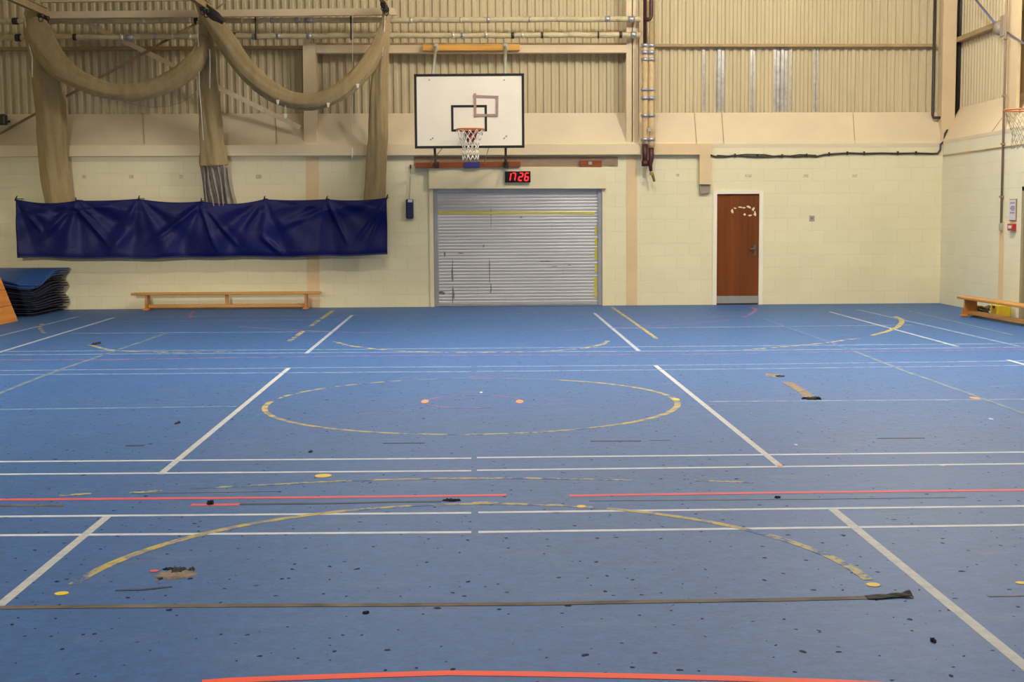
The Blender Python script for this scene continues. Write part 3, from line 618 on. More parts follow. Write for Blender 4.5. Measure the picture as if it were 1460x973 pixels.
pu, ptu = pipe_run((30.5, 27.5), 'higher of the two long lagged pipes along the end wall', 24.70, .052, 3,
    [(22, .1, 1.25, 'darkbox'), (205, .05, 1.14, 'silver_bright'), (271, .05, 1.14, 'silver_bright'), (280, .07, 1.3, 'darkbox'), (345, .03, 1.12, 'silver_bright'), (388, .06, 1.12, 'silver'), (425, .1, 1.2, 'silver'), (440, .14, 1.16, 'silver'), (586, .05, 1.12, 'silver_bright'), (657, .04, 1.14, 'silver_bright'), (696, .06, 1.1, 'silver'), (755, .03, 1.12, 'silver'), (866, .1, 1.1, 'silver'), (900, .12, 1.15, 'silver')])
pd, ptd = pipe_run((53.5, 49.5), 'lower of the two long lagged pipes along the end wall', 24.70, .050, 4,
    [(26, .09, 1.3, 'darkbox'), (107, .06, 1.16, 'blackpipe'), (174, .05, 1.16, 'silver_bright'), (185, .12, 1.12, 'silver'), (222, .05, 1.14, 'silver'), (247, .05, 1.14, 'silver_bright'), (271, .05, 1.14, 'silver_bright'), (333, .08, 1.3, 'blackpipe'), (362, .05, 1.14, 'silver'), (397, .06, 1.12, 'silver'), (441, .08, 1.14, 'silver'), (646, .04, 1.16, 'silver_bright'), (660, .06, 1.16, 'silver'), (693, .04, 1.16, 'silver_bright'), (731, .05, 1.16, 'blackpipe'), (745, .03, 1.14, 'silver_bright'), (773, .04, 1.16, 'blackpipe'), (853, .03, 1.2, 'blackpipe'), (885, .05, 1.2, 'blackpipe'), (903, .1, 1.2, 'silver')])
for x in (364, 500):
    a, b = W(x, 24, 24.62), W(x, 57, 24.62)
    obj('pipe_hanger', MB().box(a.x-.012, a.x+.012, 24.61, 24.635, b.z, a.z+.05), 'blackpipe', pu)
# vertical pipes by the column
vx = thing('vertical_pipes', W(920, 235, 24.72), 'pair of silver-banded lagged pipes dropping past the steel column, maroon below', 'pipes')
A = lambda y: W(919.5, y, 24.70); B = lambda y: W(928.5, y, 24.70)
def vert(f, y0, y1, r, seed, n=18):
    rnd = random.Random(seed); pts = [f(y0+(y1-y0)*i/n)+Vector((rnd.uniform(-.006, .006), 0, 0)) for i in range(n+1)]
    return MB().tube(pts, [r*(1+rnd.uniform(-.1, .1)) for _ in pts], 12)
obj('lagging', vert(A, 63, 206, .058, 1), 'lag_v', vx); obj('lagging', vert(B, 63, 211, .056, 2), 'lag_v', vx)
ua = A(62); ua0 = Vector((ua.x, ua.y, ZTOP))
obj('maroon_pipe', MB().tube([ua, ua0], .033, 10), 'maroon', vx)
e = B(27); obj('maroon_pipe', MB().tube([Vector((e.x, e.y, ZTOP)), e+Vector((0, 0, .05)), e+Vector((-.02, 0, 0)), A(28)], .036, 10), 'maroon', vx)
obj('buff_pipe', MB().tube([W(924, 2, 24.76), W(924, 62, 24.76)], .02, 8), 'lag', vx); obj('timber_strip', MB().wall_quad([(926.5, 30), (932, 30), (932, 62), (926.5, 62)], 24.74, .06), 'clad_rail', vx)
for y, w, k in ((65, .06, 1.25), (75, .07, 1.2), (85, .06, 1.2), (128, .05, 1.2), (140, .06, 1.22), (165, .05, 1.2), (199, .06, 1.2)):
    for f in (A, B): obj('tape_band', MB().tube([f(y)+Vector((0, 0, w/2)), f(y)-Vector((0, 0, w/2))], .06*k, 12), 'silver', vx)
obj('foil_tag', MB().box(A(185).x+.05, A(185).x+.1, 24.60, 24.62, A(188).z, A(183).z), 'silver_bright', vx)
obj('maroon_stub', MB().tube([A(205), A(237)], [.05, .05], 10).tube([A(229), A(237)], .062, 10), 'maroon', vx)
obj('maroon_stub', MB().tube([B(211), B(226), W(927, 235, 24.7), W(928, 244, 24.7)], [.05, .05, .04, .03], 10), 'maroon', vx)
obj('drain_valve', MB().tube([W(928, 243, 24.7), W(930.5, 249, 24.7), W(933, 259, 24.7)], [.025, .03, .02], 8).box(W(926, 246, 24.66).x, W(931, 246, 24.66).x, 24.64, 24.68, W(926, 250, 24.66).z, W(926, 246, 24.66).z), 'gold', vx)
# black pipes in the corner and the cable along the wall
q = W(1331, 100, 25.08); zf = W(1331, 168, 25.08).z
single('black_pipe', MB().tube([(q.x, 25.08, ZTOP), (q.x, 25.08, zf+.05), (q.x+.015, 25.06, zf), (q.x+.13, 25.0, zf-.005)], .027, 10), 'blackpipe', 'thin black pipe with a kicked foot in front of the corrugated end wall', 'pipe')
q = W(1366.5, 100, 25.05); zf = W(1366.5, 165, 25.05).z
single('black_pipe', MB().tube([(q.x+.12, 24.9, ZTOP), (q.x+.02, 25.05, W(1366, 8, 25.05).z), (q.x, 25.05, zf)], .045, 10), 'blackpipe', 'thick black pipe hard against the far side of the corner column', 'pipe')
cp = [(1013, 221.5), (1020, 223.5), (1034, 223.5), (1048, 221.8), (1064, 223), (1080, 223.8), (1098, 223.5), (1115, 222.2), (1135, 223.4), (1152, 222.5), (1164, 223.5), (1175, 220.8), (1190, 219.6), (1210, 218.4), (1232, 219.2), (1256, 218.6), (1280, 219), (1306, 218.6), (1330, 219.4), (1337, 219), (1340.5, 214), (1341, 206), (1346, 201)]
cb = [W(x, y, YW-.02) for x, y in cp]+[Vector((XR+.03, YW-.02, ZB+.12)), Vector((XR+.14, YW+.1, ZB+.25)), Vector((XR+.22, YW+.1, ZB+.42))]
cable = single('black_cable', MB().tube(cb, .017, 8), 'blackpipe', 'black cable sagging along the top of the block wall above the door', 'cable')
cb2 = [W(x, y+dy, YW-.02) for x, y, dy in ((1022, 223, -1.5), (1040, 221.5, 1), (1064, 222, -2), (1090, 221.5, -1), (1112, 222, 2), (1140, 221.5, -1), (1164, 221.5, 0))]
obj('second_strand', MB().tube(cb2, .010, 6), 'blackpipe', cable)
for x, y in ((1048, 222), (1080, 222.6), (1115, 222.6), (1150, 222), (1182, 219.8), (1208, 218.6), (1232, 218.8), (1280, 218.6), (1306, 218.4)):
    p = W(x, y, YW-.02); obj('clip', MB().box(p.x-.012, p.x+.012, YW-.045, YW-.002, p.z-.03, p.z+.035), 'darkbox', cable)
single('thin_conduit', MB().tube([(XR-.012, 24.8, S(1345, 222, XR).z), (XR-.012, 12, S(1345, 222, XR).z)], .012, 8), 'stripe', 'thin horizontal conduit along the side wall under the sloping sill', 'conduit')
yc = S(1430, 300, XR).y
vc = thing('vertical_conduit', (XR-.03, yc, 1.5), 'vertical grey conduit down the side wall ending near the red call point', 'conduit')
obj('tube', MB().tube([(XR-.025, yc, 1.45), (XR-.025, yc, ZTOP)], .019, 10), 'taupe_grey', vc)
obj('end_box', MB().box(XR-.05, XR-.002, yc-.04, yc+.04, 1.36, 1.48, .006), 'grey', vc)
for z in (1.9, 2.74, 3.5, 4.4): obj('saddle', MB().box(XR-.055, XR-.0, yc-.035, yc+.035, z-.015, z+.015), 'taupe_grey', vc)

# ------------------------------------------------------------------ nets
def net_tube(pts, ws, Y, n=64, seg=44, lobes=5, lob=.10, flat=.7, phase=0, sag=None):
    # smooth path through photo points with the bundle's apparent width at each
    P = [W(x, y, Y[i] if isinstance(Y, (list, tuple)) else Y) for i, (x, y) in enumerate(pts)]; R = [w/2*P[i].y/F_PX for i, w in enumerate(ws)]
    out, rr = [], []; m_ = len(P)-1
    for i in range(n+1):
        t = i/n*m_; k = min(int(t), m_-1); f = t-k
        a, b, c_, d = P[max(k-1, 0)], P[k], P[k+1], P[min(k+2, m_)]
        out.append(.5*((2*b)+(c_-a)*f+(2*a-5*b+4*c_-d)*f*f+(3*b-a-3*c_+d)*f**3))
        ff = f*f*(3-2*f); rr.append(R[k]*(1-ff)+R[k+1]*ff)
    return MB().tube(out, rr, seg, True, lobes, lob, flat, phase), out, rr
def net(name, label, x, y): return thing(name, W(x, y, 24.5), label, 'sports net')
na = net('divider_net', 'beige net bundle hanging above the mats with a swag looping to the middle bundle', 82, 292)
obj('gathered_net', net_tube([(44, 20), (56, 60), (66, 100), (72, 150), (74, 200), (79, 250), (84, 292)], [14, 34, 40, 40, 38, 38, 36], [24.25, 24.3, 24.35, 24.5, 24.55, 24.62, 24.66], lobes=6, lob=.08)[0], 'net', na)
obj('swag', net_tube([(46, 16), (56, 52), (84, 94), (122, 118), (165, 131), (206, 130), (245, 115), (272, 95), (286, 74), (291, 52)], [22, 42, 34, 25, 22, 24, 27, 28, 22, 14], [24.25, 24.2, 24.1, 24.05, 24.03, 24.03, 24.05, 24.1, 24.18, 24.25], lobes=4, lob=.06, flat=.8)[0], 'net', na)
def rope(pts, Y, r=.006): return MB().tube([W(x, y, Y) for x, y in pts], r, 6)
obj('cord', rope([(34, 18), (38, 45), (43, 70), (46, 82), (46, 110)], 24.05, .011), 'cord', na)
obj('loose_cord', rope([(165, 141), (190, 149), (215, 153), (240, 152), (262, 145), (283, 128)], 24.1, .004), 'taupe_grey', na)
nb = net('divider_net', 'middle net bundle with a grey hem and a deep tagged swag', 308, 292)
obj('gathered_net', net_tube([(291, 12), (294, 50), (295, 100), (298, 150), (301, 190), (304, 236)], [14, 20, 24, 28, 32, 38], [24.25, 24.3, 24.36, 24.48, 24.55, 24.6], lobes=5, lob=.10)[0], 'net', nb)
def hem_fn(u, v):
    xl, xr = 284.5+8*v**1.3, 323+11*v**1.2; top = 233+1.5*math.sin(u*2*PI*5.5+1)
    p = W(xl+(xr-xl)*u+1.2*math.sin(v*4+u*9), top+(294-top)*v, 24.56)
    return p+Vector((0, .075*math.sin(u*2*PI*5.5)*(.5+.5*v)+.06*math.sin(PI*u)*-1+.02, 0))
hem = obj('grey_hem', MB().grid(hem_fn, 90, 20, (0, .006, 0)), 'pvc', nb)
for k in range(6):
    p = hem_fn(min(.98, .06+k*.176), 0)
    obj('pale_tab', MB().box(p.x-.035, p.x+.035, p.y-.012, p.y-.002, p.z-.06, p.z+.02, .004), 'hem_tab', nb)
sw, so, sr = net_tube([(283, 0), (300, 25), (322, 58), (350, 98), (385, 129), (424, 144), (462, 142), (497, 122), (524, 92), (540, 62), (548, 30)], [14, 24, 28, 28, 26, 23, 23, 24, 24, 18, 10], [24.0, 24.05, 24.0, 23.96, 23.95, 23.95, 23.95, 23.98, 24.05, 24.12, 24.2], lobes=4, lob=.07, flat=.8)
obj('swag', sw, 'net', nb)
obj('dark_sling', net_tube([(280, -2), (292, 10), (306, 22), (319, 32)], [8, 12, 14, 8], 23.95, n=20, seg=20, lobes=3, lob=.1)[0], 'darkbox', nb)
for x, y in ((396, 145), (407, 165), (468, 149), (510, 122)):
    p = W(x, y, 23.83); obj('tag', MB().prism([(p.x-.03, p.z+.03), (p.x+.03, p.z+.03), (p.x+.012, p.z-.045), (p.x-.012, p.z-.045)], 1, 23.83, 23.845), 'clip', nb)
obj('tag_string', MB().tube([W(407, 150, 23.84), W(407, 163, 23.84)], .004, 6), 'cord', nb)
obj('rope', rope([(299, 70), (299.5, 100), (299, 126)], 24.02, .008), 'cord', nb); obj('rope', rope([(281, 30), (283, 70), (284, 120), (290, 200)], 24.1, .008), 'cord', nb)
nc = net('divider_net', 'slim pale net bundle hanging beside the backboard', 535, 290)
obj('gathered_net', net_tube([(550, 12), (549, 36), (545, 70), (541, 110), (539, 150), (538, 200), (535, 250), (533, 292)], [8, 12, 18, 22, 24, 26, 28, 28], [24.25, 24.28, 24.33, 24.38, 24.42, 24.52, 24.6, 24.66], lobes=5, lob=.12)[0], 'net', nc)
obj('rope', rope([(549, 22), (547, 60), (545, 80)], 24.1, .009), 'cord', nc)
dr = thing('pull_cord', W(502, 225, 24.3), 'thin pull cord with a small white toggle hanging behind the deep swag', 'cord')
obj('cord', MB().tube([W(503, 20, 24.3), W(502.5, 100, 24.3), W(502, 214, 24.3)], .005, 6), 'cord', dr); obj('toggle', MB().tube([W(502, 210, 24.3), W(502, 214, 24.3), W(502, 222, 24.3), W(502, 227, 24.3)], [.006, .014, .014, .006], 8), 'clip', dr)

# navy vinyl curtain tied along the wall
YCU = 24.44
ties = [(21.5, 284), (108, 286), (197, 283.5), (287, 287), (376, 284), (465, 284), (551, 282)]
T = [W(x, y, YCU) for x, y in ties]
bl = [(21.5, 367.5), (140, 369), (215, 369), (300, 367), (420, 367), (551, 363.5)]
BL = [W(x, y, YCU) for x, y in bl]
def lerp_x(P, x):
    for a, b in zip(P, P[1:]):
        if x <= b.x: return a.z+(b.z-a.z)*max(0, (x-a.x))/(b.x-a.x)
    return P[-1].z
dips = [.06, .015, .04, .065, .02, .035]
def cloth(u, v):
    x = T[0].x+(T[-1].x-T[0].x)*u
    k = 0
    while k < len(T)-2 and x > T[k+1].x: k += 1
    f = (x-T[k].x)/(T[k+1].x-T[k].x)
    zt_ = T[k].z+(T[k+1].z-T[k].z)*f - dips[k]*4*f*(1-f)
    zb_ = lerp_x(BL, x)+.008*math.sin(x*5.1)
    z = zt_+(zb_-zt_)*v
    d = 0
    for i, t in enumerate(T):       # creases fan out of every tie point
        dx, dz = x-t.x, t.z-z; rr = math.hypot(dx, dz)
        if rr < 1.7:
            a = math.atan2(dx, dz+.04)
            fall = math.sin(PI*min(1, rr/1.7))**.8
            d += .030*fall*(math.cos(a*7.5+i*1.7)*.6+math.cos(a*13+i*2.9)*.35)*(1 if abs(a) < 1.35 else .4)
    for x0, z0, x1, z1_, h, w_ in creases:    # long pulled folds
        px, pz = x1-x0, z1_-z0; L2 = px*px+pz*pz; s_ = max(0, min(1, ((x-x0)*px+(z-z0)*pz)/L2))
        dist = math.hypot(x-(x0+px*s_), z-(z0+pz*s_)); d += h*math.exp(-(dist/w_)**2)*math.sin(PI*min(1, .12+.88*s_))
    d += .035*math.sin(v*PI)*math.sin(x*1.1+.4)+.015*mnoise.noise(Vector((x*1.4, z*2, .3)))
    edge = .02*math.exp(-((1-v)/.06)**2)
    return Vector((x, YCU-d*(min(1, v*6+.1))+.03*(1-v)+edge, z))
def cr(x0, y0, x1, y1, h, w_):
    a, b = W(x0, y0, YCU), W(x1, y1, YCU); return (a.x, a.z, b.x, b.z, h*1.25, w_*.8)
creases = [cr(290, 292, 340, 352, .045, .05), cr(285, 292, 312, 362, .04, .045), cr(376, 338, 405, 366, .05, .06), cr(105, 292, 160, 355, .045, .06), cr(285, 292, 205, 355, .04, .07), cr(468, 288, 498, 352, .04, .05), cr(548, 288, 505, 350, .035, .05), cr(550, 290, 522, 358, .03, .04), cr(30, 292, 62, 335, .03, .05), cr(105, 290, 55, 345, .035, .07), cr(195, 320, 150, 362, .02, .1), cr(372, 300, 350, 330, .02, .06), cr(460, 300, 400, 325, .025, .07)]
bc = thing('curtain', W(286, 366, YCU), 'creased navy blue vinyl curtain tied along the wall over the long bench', 'curtain')
obj('vinyl_sheet', MB().grid(cloth, 330, 56, (0, .006, 0)), 'vinyl', bc)
hemmb = MB().tube([cloth(i/120, 1.0)+Vector((0, .0, .012)) for i in range(121)], .012, 8); obj('weighted_hem', hemmb, 'navy', bc)
for i, (x, y) in enumerate(ties):
    p = W(x, y+1, YCU+.02); k = (3, 0, 2, 0, 2, 2, 2)[i]
    obj('tie', MB().tube([p+Vector((0, -.01, -.02)), p+Vector((k*.006, 0, .03)), p+Vector((k*.012, .01, .07))], [.012, .014, .008], 8), 'darkbox', bc)
    hk = W(x, y-2, YCU); obj('hook_arm', MB().tube([p+Vector((0, 0, .02)), (p.x, YW-.002, p.z+.02)], .008, 6), 'darkbox', bc)

# ------------------------------------------------------------------ benches
def bench(L, label, loc, rz, post=True, over=.27, mats=('bench', 'bench_leg'), H=.315, Dp=.235):
    t = bpy.data.objects.new('gym_bench', None); COL.objects.link(t); tag(t, label, 'bench'); t.empty_display_size = .1
    def part(n, mb, m_):
        return obj(n, mb, m_, t)
    part('seat_plank', MB().box(-L/2, L/2, -Dp/2, Dp/2, H-.042, H, .008).box(-L/2+.04, L/2-.04, Dp/2-.02, Dp/2, H-.05, H-.042), mats[0])
    xs = (-L/2+over, L/2-over)
    for x in xs:
        l_ = part('leg', MB().prism([(-Dp/2+.005, .03), (Dp/2-.005, .03), (Dp/2-.02, H-.043), (-Dp/2+.02, H-.043)], 0, x-.022, x+.022), mats[1])
        part('foot', MB().box(x-.05, x+.05, -Dp/2-.03, -Dp/2+.07, 0, .035, .006).box(x-.05, x+.05, Dp/2-.07, Dp/2+.03, 0, .035, .006).box(x-.012, x+.012, -Dp/2-.02, -Dp/2+.004, .03, .13), mats[1])
    part('balance_rail', MB().box(xs[0]+.023, xs[1]-.023, -.05, .05, .04, .098, .006), mats[0])
    if post: part('centre_post', MB().box(-.025, .025, -.04, .04, .098, H-.043), mats[1])
    t.location = loc; t.rotation_euler = (0, 0, rz); return t
a, b = W(187.5, 416, 24.5), W(457, 416, 24.5)
bench(b.x-a.x, 'long wooden gym bench against the end wall under the navy curtain', ((a.x+b.x)/2, 24.55, 0), 0)
f1, f2 = G(1371, 452), G(1456, 467.5)
d = (f2-f1); ang = math.atan2(d.y, d.x); L = 3.3; over = .27
u = d.normalized(); nrm = Vector((-u.y, u.x, 0))
if nrm.x < 0: nrm = -nrm
mid = f1+u*(L/2-over-.02)+nrm*(.235/2+.03)
bench(L, 'wooden gym bench standing out from the side wall with a yellow box behind it', (mid.x, mid.y, 0), ang, False)
# yellow box and coiled hose behind that bench
yb_ = G(1420, 452); yy0 = Vector((yb_.x+.08, yb_.y-.0, 0))
yt = thing('yellow_case', (7.78, 21.25, 0), 'yellow plastic case on the floor between the bench and the side wall', 'case')
obj('shell', MB().box(7.70, 7.93, 21.10, 21.42, .0, .22, .03), 'yellow_plastic', yt); obj('lid_clasp', MB().box(7.685, 7.70, 21.2, 21.29, .15, .19, .004), 'darkbox', yt); obj('carry_handle', MB().tube([(7.81, 21.18, .215), (7.81, 21.2, .245), (7.81, 21.33, .245), (7.81, 21.35, .215)], .012, 8), 'darkbox', yt)
coil = []
for i in range(120):
    th = i/120*2*PI*5; rr = .10+.012*math.sin(i*.9)+.008*(i//24); coil.append((7.66+rr*math.cos(th), 21.70+rr*.9*math.sin(th), .03+.024*(i/24)+.016*math.sin(i*1.3)))
single('coiled_cable', MB().tube(coil, .014, 8), plain('dull_brown_cable', (112, 92, 52), .5, var=.25, scale=20), 'brown coiled cable on the floor beside the yellow case', 'cable')

# ------------------------------------------------------------------ mats and vaulting box
NM, PIT, th = 18, .0445, .021
for i in range(NM):
    rnd = random.Random(100+i); z0 = i*PIT; k = i/(NM-1)
    x1 = -8.02+rnd.uniform(-.07, .05); x0 = -9.62; y0 = 23.02+rnd.uniform(-.04, .05); y1 = 24.74+rnd.uniform(-.03, .03)
    if i >= NM-3: x1 = -8.0+.03*(i-NM+3)
    def sheet_fn(u, v):
        # the soft pile has sunk at its open front corner and curls at the wall corner
        x, y = x0+(x1-x0)*u, y0+(y1-y0)*v; ua, va = (x+9.62)/1.6, max(0, (y-23.02)/1.72)
        near = max(0, 1-va*1.9)**1.1*max(0, (ua-.25)/.75)**1.5
        front = max(0, 1-va*1.3)*.22
        z = z0*(1-.30*math.sqrt(k)*min(1, near+front))+.0006
        return Vector((x, y, z))
    mb = MB().grid(sheet_fn, 30, 20, (0, 0, th))
    lab = {0: 'dark navy foam mat at the bottom of the mat stack, on the floor', NM-1: 'bright blue foam mat on top of the stack with a drooping corner', NM-2: 'blue foam mat second from the top of the stack, corner curled'}.get(i, 'dark navy foam mat within the tall stack by the wall')
    mt = single('foam_mat', mb, 'mat' if i >= NM-3 else 'mat_dark', lab, 'mat', 'foam mats stacked by the wall')
# wooden vaulting box at the picture edge
vb = thing('vaulting_box', (-8.28, 21.2, 0), 'orange wooden vaulting box in front of the foam mat stack', 'vaulting box')
yA, yB, xA, xB = 22.1, 20.6, -7.96, -8.66
def sect(z0, z1, H=1.05):
    f = lambda z: z/H
    def ringq(z, ins=0):
        k = f(z); dx, dy = .22*k+ins, .42*k+ins
        return [(xB+dx, yB+dy, z), (xA-dx, yB+dy, z), (xA-dx, yA-dy, z), (xB+dx, yA-dy, z)]
    return MB().hexa(ringq(z0), ringq(z1))
for z0, z1 in ((0.0, .262), (.268, .520), (.526, .76), (.766, .96)): obj('box_section', sect(z0, z1), 'ply', vb)
obj('padded_top', MB().box(xB+.2, xA-.2, yB+.39, yA-.39, .96, 1.09, .04), 'mat_dark', vb)

# ------------------------------------------------------------------ basketball backboards
YB = 23.0
bb = thing('basketball_backboard', W(669, 210, YB), 'white black-edged basketball backboard on the end wall above the shutter', 'backboard')
tl, br_ = W(590.5, 106, YB), W(747.5, 210.5, YB)
bx0, bx1, bz0, bz1 = tl.x, br_.x, br_.z, tl.z
panel = obj('panel', MB().box(bx0, bx1, YB, YB+.03, bz0, bz1, .004), 'board', bb)
def frame_rect(x0, x1, z0, z1, w, Y, d): return MB().box(x0, x1, Y, Y+d, z1-w, z1).box(x0, x1, Y, Y+d, z0, z0+w).box(x0, x0+w, Y, Y+d, z0+w, z1-w).box(x1-w, x1, Y, Y+d, z0+w, z1-w)
obj('black_border', frame_rect(bx0-.004, bx1+.004, bz0-.004, bz1+.004, .042, YB-.004, .04), 'black', bb)
i0, i1 = W(643, 150, YB), W(694.5, 187.5, YB)
obj('shooter_square', frame_rect(i0.x, i1.x, i1.z, i0.z, .04, YB-.003, .004), 'black', panel)
TZ = [0]
def tape(x0, y0, x1, y1, w, m_='tape_pink'):
    TZ[0] += .0022; a, b = W(x0, y0, YB-.0045-TZ[0]), W(x1, y1, YB-.0045-TZ[0]); dd = (b-a).normalized(); n_ = dd.cross(Vector((0, 1, 0))).normalized()*w/2; y_ = Vector((0, .002, 0))
    obj('tape_strip', MB().hexa([a-n_, a+n_, b+n_, b-n_], [a-n_+y_, a+n_+y_, b+n_+y_, b-n_+y_]), m_, panel)
tape(674.5, 137.2, 710.5, 138.5, .042); tape(677, 133, 677.5, 167, .044); tape(708.8, 136.5, 708.5, 166, .042); tape(676, 164.4, 709.5, 164.4, .042)
for x, y in ((612, 114), (719, 114), (617, 197), (719, 197), (614, 199), (722, 194)):
    p = W(x, y, YB); obj('bolt', MB().tube([(p.x, YB+.001, p.z), (p.x, YB-.008, p.z)], .012, 10), 'grey', panel)
rc = W(670.5, 184.5, YB-.39); RR = .232
ring = obj('ring', MB().tube([(rc.x+RR*math.cos(2*PI*k/40), YB-.39+RR*math.sin(2*PI*k/40), rc.z) for k in range(40)], .011, 8, closed=True), 'orange', bb)
ring['label'] = 'orange hoop ring'
obj('ring_bracket', MB().prism([(rc.x-.12, rc.z-.0), (rc.x+.12, rc.z-.0), (rc.x+.06, rc.z-.19), (rc.x-.06, rc.z-.19)], 1, YB-.005, YB-.035).box(rc.x-.07, rc.x+.07, YB-.16, YB-.005, rc.z-.014, rc.z+.012).tube([(rc.x-.05, YB-.02, rc.z-.15), (rc.x-.10, YB-.2, rc.z-.01)], .009, 6).tube([(rc.x+.05, YB-.02, rc.z-.15), (rc.x+.10, YB-.2, rc.z-.01)], .009, 6), 'redbr', bb)
def hoop_net(cx, cy, cz, R, H=.50, n=12, rows=6, r=.006, waist=.52):
    mb = MB()
    def pt(k, j):
        f = j/rows; rad = R*(1-(1-waist)*min(1, f*1.55)**.8) + (.015 if f > .8 else 0)
        th = 2*PI*(k+.5*(j % 2))/n
        return Vector((cx+rad*math.cos(th), cy+rad*math.sin(th), cz-.012-H*f-.01*math.sin(k*2.3+j)))
    for j in range(rows):
        for k in range(n):
            s_ = 1 if j % 2 else -1
            mb.tube([pt(k, j), pt(k, j+1)], r, 5); mb.tube([pt(k, j), pt(k+(1 if j % 2 else -1), j+1)], r, 5)
    return mb
obj('net', hoop_net(rc.x, YB-.39, rc.z, RR), 'cord', bb)
# timbers and struts that carry the board
def strut(x0, y0, Y0, x1, y1, Y1, r, m_): obj('strut', MB().tube([W(x0, y0, Y0), W(x1, y1, Y1)], r, 8), m_, bb)
strut(616.5, 112, YB+.06, 621.5, 66, 24.80, .026, 'palesteel'); strut(720, 112, YB+.06, 720.5, 66, 24.80, .028, 'palesteel')
strut(619.5, 205, YB+.06, 621, 237, 24.80, .022, 'blackpipe'); strut(721, 205, YB+.06, 721, 234, 24.80, .022, 'blackpipe')
strut(640, 200, YB+.06, 612, 234, 24.73, .006, 'grey'); strut(700, 200, YB+.06, 690, 234, 24.73, .006, 'grey')
obj('back_frame', frame_rect(W(614, 112, YB).x, W(724, 112, YB).x, W(700, 205, YB).z, W(700, 112, YB).z, .05, YB+.031, .04), 'palesteel', bb)
obj('upper_batten', MB().wall_quad([(603, 63.5), (741, 63), (741, 71.5), (603, 72)], 24.78, .10), 'timber', bb)
for x in (621.5, 721): obj('strut_bracket', MB().rect(x-2.5, 62, x+3, 73, 24.74, .05), 'palesteel', bb)
lb = obj('lower_batten', MB().wall_quad([(592, 232), (742, 230.5), (742, 238), (592, 240)], 24.74, .10), 'redwood', bb)
obj('blue_pad', MB().wall_quad([(662, 231.5), (684, 231), (684, 239.5), (662, 240)], 24.71, .05), 'blue', bb)
for x in (622, 721): obj('strut_bracket', MB().rect(x-3, 231, x+4, 240, 24.70, .05), 'blackpipe', bb)
wbk = thing('winch_block', W(843, 239, YW-.04), 'small red-brown timber block with a metal plate on the mounting board', 'block')
obj('timber_block', MB().rect(827, 229, 858, 238.5, YW-.09, .066), 'redwood', wbk); obj('plate', MB().rect(839, 230.5, 844, 235, YW-.1, .012), 'palesteel', wbk)
# second hoop, reaching out from the right wall
sy = 18.3; lx = W(1433, 157, sy); cz2 = lx.z; cx2 = lx.x+.235; px = cx2+.39
b2 = thing('basketball_backboard', (px, sy, cz2-.2), 'second basketball hoop reaching in from the side wall at the picture edge', 'backboard')
obj('panel', MB().box(px, px+.03, sy-.9, sy+.9, cz2-.30, cz2+.75), 'board', b2)
obj('black_border', MB().box(px-.004, px+.034, sy-.904, sy+.904, cz2-.304, cz2-.26).box(px-.004, px+.034, sy-.904, sy+.904, cz2+.71, cz2+.754).box(px-.004, px+.034, sy-.904, sy-.86, cz2-.26, cz2+.71).box(px-.004, px+.034, sy+.86, sy+.904, cz2-.26, cz2+.71), 'black', b2)
obj('ring', MB().tube([(cx2+.232*math.cos(2*PI*k/40), sy+.232*math.sin(2*PI*k/40), cz2) for k in range(40)], .011, 8, closed=True), 'orange', b2)
obj('ring_bracket', MB().box(px-.16, px-.004, sy-.07, sy+.07, cz2-.014, cz2+.012).box(px-.03, px-.004, sy-.09, sy+.09, cz2-.13, cz2), 'redbr', b2)
obj('net', hoop_net(cx2, sy, cz2, .232, r=.0032), 'dull_cord', b2)
for s_ in (-.55, .55):
    for zz in (-.2, .6): obj('strut', MB().tube([(px+.03, sy+s_, cz2+zz), (XR-.002 if zz < .5 else XC-.004, sy+s_, cz2+zz-(.05 if zz < 0 else 0))], .024, 8), 'palesteel', b2)

# ------------------------------------------------------------------ small things on the walls
cf = W(738.5, 251.5, YW-.15); ck = thing('digital_clock', W(738.5, 259.5, YW-.12), 'black digital wall clock with red digits on the header box', 'clock')
ca, cz_ = W(720, 244.5, YW-.16), W(756.5, 260, YW-.16)
obj('case', MB().box(ca.x, cz_.x, YW-.16, YW-.092, cz_.z, ca.z, .006), 'clockbody', ck)
SEG = {'1': 'bc', '7': 'abc', '2': 'abged', '6': 'afgedc'}
def digit(ch, xc, zc, w, h, t, sk=.16):
    P = {'a': (-w, h, w, h), 'b': (w, h, w, 0), 'c': (w, 0, w, -h), 'd': (-w, -h, w, -h), 'e': (-w, -h, -w, 0), 'f': (-w, 0, -w, h), 'g': (-w, 0, w, 0)}
    mb = MB()
    for s_ in SEG[ch]:
        x0, z0, x1, z1 = P[s_]; v0, v1 = Vector((x0+z0*sk, 0, z0)), Vector((x1+z1*sk, 0, z1)); d_ = (v1-v0).normalized(); n_ = Vector((-d_.z, 0, d_.x))*t/2; v0 += d_*t*.25; v1 -= d_*t*.25
        o = Vector((xc, YW-.166, zc)); mb.hexa([o+v0-n_, o+v0+n_, o+v1+n_, o+v1-n_], [o+v0-n_+Vector((0, .006, 0)), o+v0+n_+Vector((0, .006, 0)), o+v1+n_+Vector((0, .006, 0)), o+v1-n_+Vector((0, .006, 0))])
    return mb
zc = (ca.z+cz_.z)/2
for ch, x in (('1', 725.5), ('7', 732.2), ('2', 742.5), ('6', 751)):
    obj('digit', digit(ch, W(x, 252, YW-.166).x, zc, .031, .067, .019), 'led', ck)
pz = W(584, 283, YW-.06)
pc = thing('hanging_pouch', W(584, 312, YW-.05), 'small dark blue pouch hanging on a cord beside the shutter', 'pouch')
p0, p1 = W(578.5, 284, YW-.09), W(589.5, 312, YW-.09)
